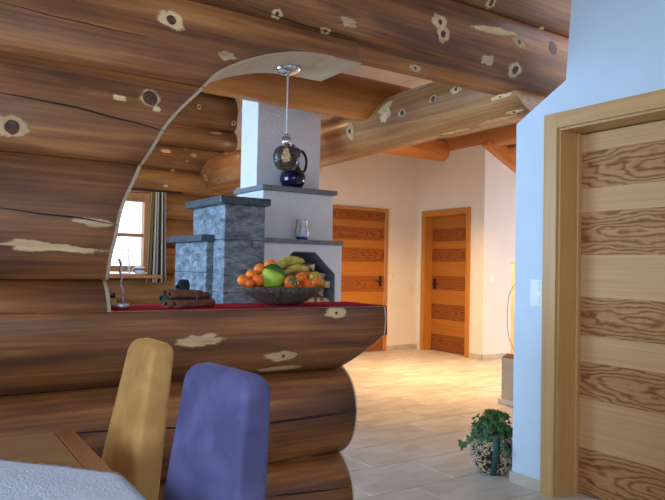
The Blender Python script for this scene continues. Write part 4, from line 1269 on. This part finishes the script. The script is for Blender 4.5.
def mosaic():
    m, nt, b = new_mat('smoky_mosaic_glass')
    L = nt.links.new
    tc = nt.nodes.new('ShaderNodeTexCoord')
    vo = nt.nodes.new('ShaderNodeTexVoronoi'); vo.feature = 'DISTANCE_TO_EDGE'; vo.inputs['Scale'].default_value = 75
    L(tc.outputs['Object'], vo.inputs['Vector'])
    r = nt.nodes.new('ShaderNodeValToRGB'); el = r.color_ramp.elements
    el[0].position, el[0].color = 0.0, (0.22, 0.19, 0.17, 1); el[1].position, el[1].color = 0.12, (0.06, 0.043, 0.036, 1)
    L(vo.outputs['Distance'], r.inputs['Fac']); L(r.outputs['Color'], b.inputs['Base Color'])
    setp(b, Roughness=0.12, Transmission_Weight=0.55, IOR=1.3)
    bp = nt.nodes.new('ShaderNodeBump'); bp.inputs['Strength'].default_value = 0.5; bp.inputs['Distance'].default_value = 0.004
    L(vo.outputs['Distance'], bp.inputs['Height']); L(bp.outputs['Normal'], b.inputs['Normal'])
    return m
lathe('glass_shade', [(0.0200, 0.0560), (0.0396, 0.0510), (0.0546, 0.0360), (0.0629, 0.0080), (0.0625, -0.0150), (0.0563, -0.0360), (0.0458, -0.0520), (0.0440, -0.0560), (0.0405, -0.0550), (0.0528, -0.0340), (0.0590, -0.0150), (0.0594, 0.0080), (0.0510, 0.0330), (0.0370, 0.0470), (0.0200, 0.0520)], (lx, ly, zc_), mosaic(), lamp, 36)
M_BULB = bpy.data.materials.new('lit_bulb'); M_BULB.use_nodes = True
_b = M_BULB.node_tree.nodes['Principled BSDF']; _b.inputs['Base Color'].default_value = (1, 0.9, 0.7, 1)
_b.inputs['Emission Color'].default_value = (1, 0.82, 0.5, 1); _b.inputs['Emission Strength'].default_value = 9.0
lathe('bulb', [(0, 0.03), (0.010, 0.03), (0.012, 0.015), (0.022, -0.008), (0.022, -0.020), (0.014, -0.033), (0, -0.037)], (lx, ly, zc_+0.015), M_BULB, lamp, 20)

# ------------------------------------------------------------------ dining table with white cloth
TZ = 0.745
tcn = on_z(81, 429, TZ); tcm = on_z(106, 474, TZ)
tx1 = (tcn.x+tcm.x)/2; ty1 = tcn.y
tx0, ty0 = tx1-1.7, ty1-0.95
M_TTOP = wood('beech_table_top', [(0.3, (0.30, 0.15, 0.065)), (0.5, (0.38, 0.20, 0.09)), (0.75, (0.46, 0.26, 0.13))], 'x', 18, 0.35, 0.15, 0.04, 0.4, 0.6)
M_TEDGE = wood('cherry_table_edge', [(0.3, (0.24, 0.085, 0.03)), (0.5, (0.32, 0.12, 0.045)), (0.75, (0.40, 0.17, 0.07))], 'y', 18, 0.35, 0.15, 0.04, 0.4, 0.6)
table = empty('dining_table', ((tx0+tx1)/2, (ty0+ty1)/2, 0), 'brown wooden dining table under the white lace cloth', 'table')
box('table_top', (tx0+0.05, tx1-0.052), (ty0, ty1), (TZ-0.032, TZ), M_TTOP, table, 0.002)
box('edge_band', (tx1-0.05, tx1), (ty0, ty1), (TZ-0.034, TZ+0.0005), M_TEDGE, table, 0.003)
box('edge_band', (tx0, tx0+0.048), (ty0, ty1), (TZ-0.034, TZ+0.0005), M_TEDGE, table, 0.003)
for lx_ in (tx0+0.06, tx1-0.62):
    for ly_ in (ty0+0.06, ty1-0.13):
        box('leg', (lx_, lx_+0.07), (ly_, ly_+0.07), (0, TZ-0.034), M_TEDGE, table, 0.004)
box('apron', (tx0+0.1, tx1-0.1), (ty1-0.1, ty1-0.08), (TZ-0.12, TZ-0.034), M_TEDGE, table)
box('apron', (tx0+0.1, tx1-0.1), (ty0+0.08, ty0+0.1), (TZ-0.12, TZ-0.034), M_TEDGE, table)

ca_ = on_z(1, 461, TZ); cb_ = on_z(96, 472, TZ)
nrm = Vector((ca_.y-cb_.y, cb_.x-ca_.x, 0)).normalized()
tan = Vector((nrm.y, -nrm.x, 0))       # towards the camera-side corner
half = 0.66
cc = ca_.lerp(cb_, 0.5)-nrm*half
# slide along the edge so that the corner lies just past the table side
cor = cb_+tan*((tx1+0.17-cb_.x)/tan.x)
ctr = cor-tan*half-nrm*half
NG = 90
def drape(p):
    z = TZ+0.003
    x, y = p.x, p.y
    ex = max(0, x-(tx1+0.004)); ey = max(0, y-(ty1+0.004)); ey2 = max(0, (ty0-0.004)-y)
    d = ex+ey+ey2
    if d > 0:
        rr = 0.010
        x = min(x, tx1+0.004); y = max(min(y, ty1+0.004), ty0-0.004)
        if ex > 0: x += min(d, rr)*0.6
        if ey > 0: y += min(d, rr)*0.6
        if ey2 > 0: y -= min(d, rr)*0.6
        z -= max(0, d-0.004)
    else:
        z += 0.0035*max(0, mnoise.noise((x*5, y*5, 0.3)))+0.002*max(0, mnoise.noise((x*14, y*14, 1.3)))
    return Vector((x, y, z))
V, F = [], []
for i in range(NG+1):
    for j in range(NG+1):
        u, w_ = -1+2*i/NG, -1+2*j/NG
        su = half*u*(1+0.010*math.cos(w_*half*2*math.pi/0.035)*(abs(u) > 0.985))
        sw = half*w_*(1+0.010*math.cos(u*half*2*math.pi/0.035)*(abs(w_) > 0.985))
        V.append(drape(ctr+nrm*su+tan*sw))
for i in range(NG):
    for j in range(NG):
        a = i*(NG+1)+j
        F.append((a, a+1, a+NG+2, a+NG+1))
M_CLOTH = plain('white_lace_cloth', (0.66, 0.70, 0.80), 0.9, vary=0.05, nscale=60, bump=0.35, bscale=170)
cloth = mk('tablecloth', V, F, M_CLOTH, None, True)
m_ = cloth.modifiers.new('thick', 'SOLIDIFY'); m_.thickness = 0.0018; m_.offset = 1
tag(cloth, 'white lace edged cloth laid diagonally on the dining table', 'tablecloth')

# ------------------------------------------------------------------ upholstered chairs
def suede(name, col, col2):
    m, nt, b = new_mat(name)
    L = nt.links.new
    setp(b, Roughness=0.85, Sheen_Weight=0.35, Sheen_Roughness=0.4)
    b.inputs['Sheen Tint'].default_value = (*[min(1, c*1.6) for c in col2], 1)
    tc = nt.nodes.new('ShaderNodeTexCoord')
    n1 = nt.nodes.new('ShaderNodeTexNoise'); n1.inputs['Scale'].default_value = 9; n1.inputs['Detail'].default_value = 6; n1.inputs['Distortion'].default_value = 0.6
    L(tc.outputs['Object'], n1.inputs['Vector'])
    r = nt.nodes.new('ShaderNodeValToRGB'); el = r.color_ramp.elements
    el[0].position, el[0].color = 0.35, (*col, 1); el[1].position, el[1].color = 0.68, (*col2, 1)
    L(n1.outputs['Fac'], r.inputs['Fac']); L(r.outputs['Color'], b.inputs['Base Color'])
    n2 = nt.nodes.new('ShaderNodeTexNoise'); n2.inputs['Scale'].default_value = 400
    L(tc.outputs['Object'], n2.inputs['Vector'])
    bp = nt.nodes.new('ShaderNodeBump'); bp.inputs['Strength'].default_value = 0.1; bp.inputs['Distance'].default_value = 0.003
    L(n2.outputs['Fac'], bp.inputs['Height']); L(bp.outputs['Normal'], b.inputs['Normal'])
    return m
def sup(a, n_):
    c, s = math.cos(a), math.sin(a)
    return math.copysign(abs(c)**(2/n_), c), math.copysign(abs(s)**(2/n_), s)
def loft(secs, seg=40, expo=5.0):
    """secs: (cx, cy, z, half_x, half_y)"""
    V, F = [], []
    for cx, cy, z, hx, hy in secs:
        for k in range(seg):
            a = 2*math.pi*k/seg
            c, s = sup(a, expo)
            V.append((cx+hx*c, cy+hy*s, z))
    n_ = len(secs)
    for i in range(n_-1):
        for k in range(seg):
            F.append((i*seg+k, i*seg+(k+1) % seg, (i+1)*seg+(k+1) % seg, (i+1)*seg+k))
    F.append(tuple(range(seg-1, -1, -1))); F.append(tuple(range((n_-1)*seg, n_*seg)))
    return V, F
def make_chair(xtop, yc, ztop, wtop, wbot, mat, label, lean=0.20, th=0.078, turn=0.0, curl=0.0):
    """xtop: x of the backrest's front face at the top; the chair faces the table, towards -x"""
    e = empty('dining_chair', (xtop-0.25, yc, 0), label, 'chair', 'upholstered chairs at the dining table')
    secs = []
    zb_ = 0.40
    N = 22
    def cxz(z):
        t = (ztop-z)/(ztop-zb_)
        return -lean*(ztop-z)+curl*t*t
    for i in range(N+1):
        z = zb_+(ztop-0.045-zb_)*i/N
        t = i/N
        hw = (wbot+(wtop-wbot)*t**1.0)/2
        hx = (0.052+(th/2-0.052)*t)
        secs.append((cxz(z)+hx, 0, z, hx, hw))
    hxT = th/2
    for q in (0.25, 0.45, 0.62, 0.76, 0.87, 0.95, 1.0):
        z = ztop-0.045+0.045*q
        s_ = math.sqrt(max(0.0, 1-q*q))
        secs.append((cxz(z)+hxT, 0, z, hxT*(0.35+0.65*s_), wtop/2-0.045*(1-s_)))
    V, F = loft(secs, 56, 7)
    Rz = Matrix.Rotation(turn, 4, 'Z')
    o_ = Vector((xtop, yc, 0))
    tr = lambda P: [Rz @ Vector(p)+o_ for p in P]
    mk('backrest', tr(V), F, mat, e, True)
    xs = cxz(0.46)
    v, f = loft([(xs-0.20, 0, 0.37, 0.20, 0.20), (xs-0.21, 0, 0.38, 0.225, 0.218), (xs-0.21, 0, 0.44, 0.23, 0.222), (xs-0.21, 0, 0.462, 0.22, 0.212), (xs-0.21, 0, 0.47, 0.18, 0.17)], 44, 5)
    mk('seat', tr(v), f, mat, e, True)
    for lx_ in (xs-0.39, xs+0.01):
        for s_ in (-1, 1):
            v, f = loft([(lx_, s_*0.18, 0.0, 0.016, 0.016), (lx_, s_*0.18, 0.38, 0.021, 0.021)], 16, 6)
            mk('leg', tr(v), f, M_TEDGE, e)
    return e
M_TAN = suede('tan_suede', (0.48, 0.225, 0.058), (0.66, 0.345, 0.105))
M_BLUE = suede('violet_blue_suede', (0.070, 0.064, 0.155), (0.122, 0.112, 0.245))
def chair_from(pfar, pnear, ztop, wbot, mat, label, **k):
    a = on_z(*pfar, ztop); b_ = on_z(*pnear, ztop)
    xt = (a.x+b_.x)/2
    turn = math.atan2(b_.x-a.x, a.y-b_.y)
    w = (a-b_).length
    return make_chair(xt, (a.y+b_.y)/2, ztop, w, wbot, mat, label, turn=turn, **k)
ZT = 0.985
chair_from((128, 337), (153, 345), ZT, 0.37, M_TAN, 'tan suede high back dining chair nearer the log wall', lean=0.18)
chair_from((183, 361.5), (246, 379), ZT, 0.38, M_BLUE, 'violet blue suede high back dining chair', lean=0.13)

# ------------------------------------------------------------------ ivy in a twig-covered planter
px_, py_ = 3.005, 2.79
pl = empty('ivy_planter', (px_, py_, 0), 'green ivy in a round twig covered planter by the wall end', 'potted plant')
M_TWIG = wood('cut_twigs', [(0.34, (0.16, 0.08, 0.04)), (0.46, (0.50, 0.34, 0.19)), (0.6, (0.86, 0.74, 0.56))], 'z', 90, 0.8, 0, 0.2, 0.3, 90.0, 0.2)
M_DARKPOT = plain('dark_planter_core', (0.03, 0.02, 0.014), 0.9)
PR = 0.125
pprof = [(0, 0.004), (0.075, 0.004), (0.10, 0.03), (0.122, 0.09), (0.125, 0.13), (0.115, 0.18), (0.09, 0.22), (0.07, 0.225), (0.06, 0.20), (0, 0.20)]
lathe('planter_core', pprof, (px_, py_, 0), M_DARKPOT, pl, 28)
tg = []
def prad(z): return lerp([0.004, 0.03, 0.09, 0.13, 0.18, 0.22], [0.078, 0.10, 0.122, 0.125, 0.115, 0.09], z)
rr_ = random.Random(3)
for i in range(900):
    z = 0.012+0.20*rr_.random(); a = rr_.random()*2*math.pi
    r_ = prad(z)
    c = Vector((px_+math.cos(a)*r_, py_+math.sin(a)*r_, z))
    out = Vector((math.cos(a), math.sin(a), rr_.uniform(-0.5, 0.5))).normalized()
    side = Vector((-math.sin(a), math.cos(a), rr_.uniform(-1, 1))).normalized()
    d_ = (out*rr_.uniform(0.3, 1)+side*rr_.uniform(-1, 1)).normalized()
    tg.append(tube_geo([c-d_*0.008, c+d_*0.011], rr_.uniform(0.003, 0.0052), 5))
v, f = join_geo(tg)
tw = mk('twig_cover', v, f, M_TWIG, pl); tw['kind'] = 'stuff'
M_RIBBON = plain('dark_green_ribbon', (0.008, 0.07, 0.055), 0.45)
vdir = Vector((EYE.x-px_, EYE.y-py_, 0)).normalized(); sdir = Vector((-vdir.y, vdir.x, 0))
vdir = (vdir+sdir*0.02).normalized(); sdir = Vector((-vdir.y, vdir.x, 0))
V, F = [], []
for i in range(15):
    z = 0.004+0.235*i/14
    r_ = prad(z)+0.014
    c = Vector((px_, py_, z))+vdir*r_+sdir*(0.004+0.02*i/14)
    V += [c-sdir*0.017, c+sdir*0.017]
F = [(2*i, 2*i+1, 2*i+3, 2*i+2) for i in range(14)]
rb = mk('ribbon', V, F, M_RIBBON, pl, True)
m_ = rb.modifiers.new('thick', 'SOLIDIFY'); m_.thickness = 0.002
def ivy_leaf(s):
    out = [(0.0, 0.0), (0.30, -0.18), (0.62, -0.10), (0.42, 0.22), (0.46, 0.52), (0.20, 0.50), (0.0, 1.0), (-0.20, 0.50), (-0.46, 0.52), (-0.42, 0.22), (-0.62, -0.10), (-0.30, -0.18)]
    V = [Vector((0, 0.3*s, 0.05*s))]+[Vector((x*s, y*s, -0.10*s*(abs(x)+0.4*max(0, y)))) for x, y in out]
    F = [(0, i, i+1) for i in range(1, 12)]+[(0, 12, 1)]
    return V, F
M_IVY = plain('ivy_leaf_green', (0.032, 0.090, 0.016), 0.4, vary=0.6, nscale=25)
M_IVYL = plain('young_ivy_leaf', (0.14, 0.26, 0.02), 0.45, vary=0.4, nscale=25)
M_STEM = plain('ivy_stem', (0.06, 0.045, 0.02), 0.8)
top = Vector((px_, py_, 0.245))
def put_leaf(pos, outd, s, mat, par):
    V, F = ivy_leaf(s)
    outd = outd.normalized()
    nn = (Vector((0, 0, 1))*0.6+outd*0.5+vdir*0.5).normalized()
    yv = (outd-nn*outd.dot(nn)).normalized(); xv = yv.cross(nn)
    P = [pos+xv*p.x+yv*p.y+nn*p.z for p in V]
    return P, F
lg, lgl = [], []
for i in range(210):
    a = rr_.random()*2*math.pi; el_ = rr_.uniform(-0.25, 1.5)
    R_ = rr_.uniform(0.06, 0.14)
    d_ = Vector((math.cos(a)*math.cos(el_), math.sin(a)*math.cos(el_), math.sin(el_)*0.85))
    p = top+d_*R_
    if p.y < 2.66 and p.x > XR-0.03: continue
    o_d = (d_+Vector((rr_.uniform(-.5, .5), rr_.uniform(-.5, .5), rr_.uniform(-0.9, 0.2))))
    (lgl if rr_.random() < 0.08 else lg).append(put_leaf(p, o_d, rr_.uniform(0.028, 0.05), None, None))
v, f = join_geo(lg); fo = mk('foliage', v, f, M_IVY, pl); fo['kind'] = 'stuff'
v, f = join_geo(lgl); fo = mk('young_foliage', v, f, M_IVYL, pl); fo['kind'] = 'stuff'
tr1 = bez([top+sdir*-0.06, on_y(474, 437, 2.78), on_y(466, 442, 2.76), on_y(461, 446, 2.75)], 14)
tube('trailing_stem', tr1, 0.0022, M_STEM, pl, 6)
for (qx_, qy_, s_) in ((463, 442, 0.055), (470.5, 437, 0.046), (478, 434, 0.035)):
    p = on_y(qx_, qy_, 2.75)
    P, F = put_leaf(p, Vector((-0.6, -0.3, -0.75)), s_, None, None)
    mk('leaf', P, F, M_IVY, pl)
tr2 = bez([top+sdir*0.06, Vector((2.93, 2.66, 0.25)), Vector((2.915, 2.60, 0.19)), Vector((2.91, 2.57, 0.165))], 12)
tube('trailing_stem', tr2, 0.0022, M_STEM, pl, 6)
for p, s_ in ((Vector((2.915, 2.60, 0.185)), 0.045), (Vector((2.92, 2.63, 0.215)), 0.04)):
    P, F = put_leaf(p, Vector((-0.3, -0.8, -0.3)), s_, None, None); mk('leaf', P, F, M_IVY, pl)
for q in range(5):
    a = q*1.3
    tube('trailing_stem', bez([top-Vector((0, 0, 0.06)), top+Vector((math.cos(a)*0.05, math.sin(a)*0.05, 0.05)), top+Vector((math.cos(a)*0.10, math.sin(a)*0.10, 0.085))], 8), 0.002, M_STEM, pl, 5)

# ------------------------------------------------------------------ things past the wall end in the hall
M_CARD = plain('grey_cardboard', (0.64, 0.60, 0.50), 0.85, vary=0.06)
M_CARDE = plain('brown_card_edge', (0.20, 0.07, 0.045), 0.85)
q0 = on_z(502.5, 404.5, 0.0)
bx0, by0 = q0.x, q0.y-0.3
pl2 = box('low_plinth', (bx0, bx0+0.5), (by0-0.02, by0+0.36), (0, 0.05), M_WHITE, None, 0.004)
tag(pl2, 'low white plinth under the grey carton', 'plinth')
bh = on_y(502.5, 357, q0.y).z
carton = empty('carton', (bx0+0.2, by0+0.15, 0.05), 'open grey cardboard carton with reddish flap behind the wall end', 'box')
X0, X1, Y0, Y1, Zb, Zt = bx0+0.005, bx0+0.42, by0, by0+0.32, 0.051, bh
box('side', (X0, X0+0.006), (Y0, Y1), (Zb, Zt), M_CARD, carton); box('side', (X1-0.006, X1), (Y0, Y1), (Zb, Zt), M_CARD, carton)
box('side', (X0+0.006, X1-0.006), (Y0, Y0+0.006), (Zb, Zt), M_CARD, carton); box('side', (X0+0.006, X1-0.006), (Y1-0.006, Y1), (Zb, Zt), M_CARD, carton)
box('bottom', (X0+0.006, X1-0.006), (Y0+0.006, Y1-0.006), (Zb, Zb+0.006), M_CARD, carton)
v, f = obox_geo((X0+0.03, (Y0+Y1)/2, Zt+0.012), (1, 0, 0.45), (0, 1, 0), (-0.45, 0, 1), 0.035, 0.15, 0.003)
mk('flap', v, f, M_CARDE, carton)
M_PINE = wood('pale_pine', [(0.3, (0.66, 0.44, 0.25)), (0.5, (0.76, 0.54, 0.33)), (0.75, (0.82, 0.62, 0.41))], 'z', 16, 0.5, 0.05, 0.05, 0.4, 0.6)
k0 = on_y(511.3, 262, 5.4)
cab = empty('pine_cabinet', (k0.x+0.3, 5.2, 0), 'tall pale pine cabinet half hidden by the wall end', 'cabinet')
KZ = k0.z
box('body', (k0.x, k0.x+0.6), (5.0, 5.4), (0.06, KZ-0.02), M_PINE, cab, 0.004)
box('top', (k0.x-0.004, k0.x+0.61), (4.975, 5.41), (KZ-0.02, KZ), M_PINE, cab, 0.004)
box('plinth', (k0.x+0.02, k0.x+0.58), (5.03, 5.38), (0, 0.06), M_PINE, cab)
for s_ in (0, 1):
    d_ = box('door', (k0.x+0.012+s_*0.29, k0.x+0.296+s_*0.29), (4.982, 4.999), (0.08, KZ-0.03), M_PINE, cab, 0.003)
    kx_ = k0.x+0.27+s_*0.06
    o = lathe('knob', [(0, 0), (0.012, 0.0), (0.014, 0.012), (0, 0.016)], (0, 0, 0), M_IRON, None, 12)
    o.data.transform(Matrix.Translation((kx_, 4.982, 0.75)) @ Matrix.Rotation(math.pi/2, 4, 'X')); o.parent = d_
cw = bez([on_y(514.5, 284, 5.3), on_y(509, 296, 5.3), on_y(507.3, 318, 5.3), on_y(508.5, 335, 5.3), on_y(512, 345, 5.3), on_y(514.5, 352, 5.3)], 24)
crd = tube('cable', cw, 0.0035, M_BLACK, None, 6)
tag(crd, 'thin black cable looping down in front of the pine cabinet', 'cable')
sp_ = on_z(500.5, 379, 0)

# ------------------------------------------------------------------ switches and wall plates
def plate(name, c, nrm_, along, w, h, label, rockers=2, mat=M_WHITE):
    c, nrm_, along = Vector(c), Vector(nrm_), Vector(along)
    e = empty(name, c, label, 'light switch')
    v, f = obox_geo(c+nrm_*0.005, along, (0, 0, 1), nrm_, w/2, h/2, 0.005)
    bevel(mk('cover_plate', v, f, mat, e), 0.003)
    for k in range(rockers):
        zz = (k-(rockers-1)/2)*(h/rockers)*0.98
        v, f = obox_geo(c+nrm_*0.012+Vector((0, 0, zz)), along, (0, 0, 1), nrm_, w*0.34, h/rockers*0.34, 0.0028)
        bevel(mk('rocker', v, f, mat, e), 0.0015)
    return e
sw = on_x(537, 293, XR)
plate('light_switch', sw, (-1, 0, 0), (0, 1, 0), 0.082, 0.152, 'white double light switch beside the large ash door', 2)
s2 = on_y(491.5, 279, YC)
plate('light_switch', s2, (0, -1, 0), (1, 0, 0), 0.085, 0.085, 'small white switch on the soft white gable wall', 1)
M_IVORY = plain('ivory_plastic', (0.80, 0.72, 0.60), 0.5)
s3 = on_y(392.5, 276, YBK)
plate('light_switch', s3, (0, -1, 0), (1, 0, 0), 0.08, 0.08, 'ivory switch on the cream wall beside the chimney door', 1, M_IVORY)
s4 = on_y(411, 290, YBK)
plate('light_switch', s4, (0, -1, 0), (1, 0, 0), 0.085, 0.15, 'faint ivory plate near the corner of the cream walls', 1, M_IVORY)
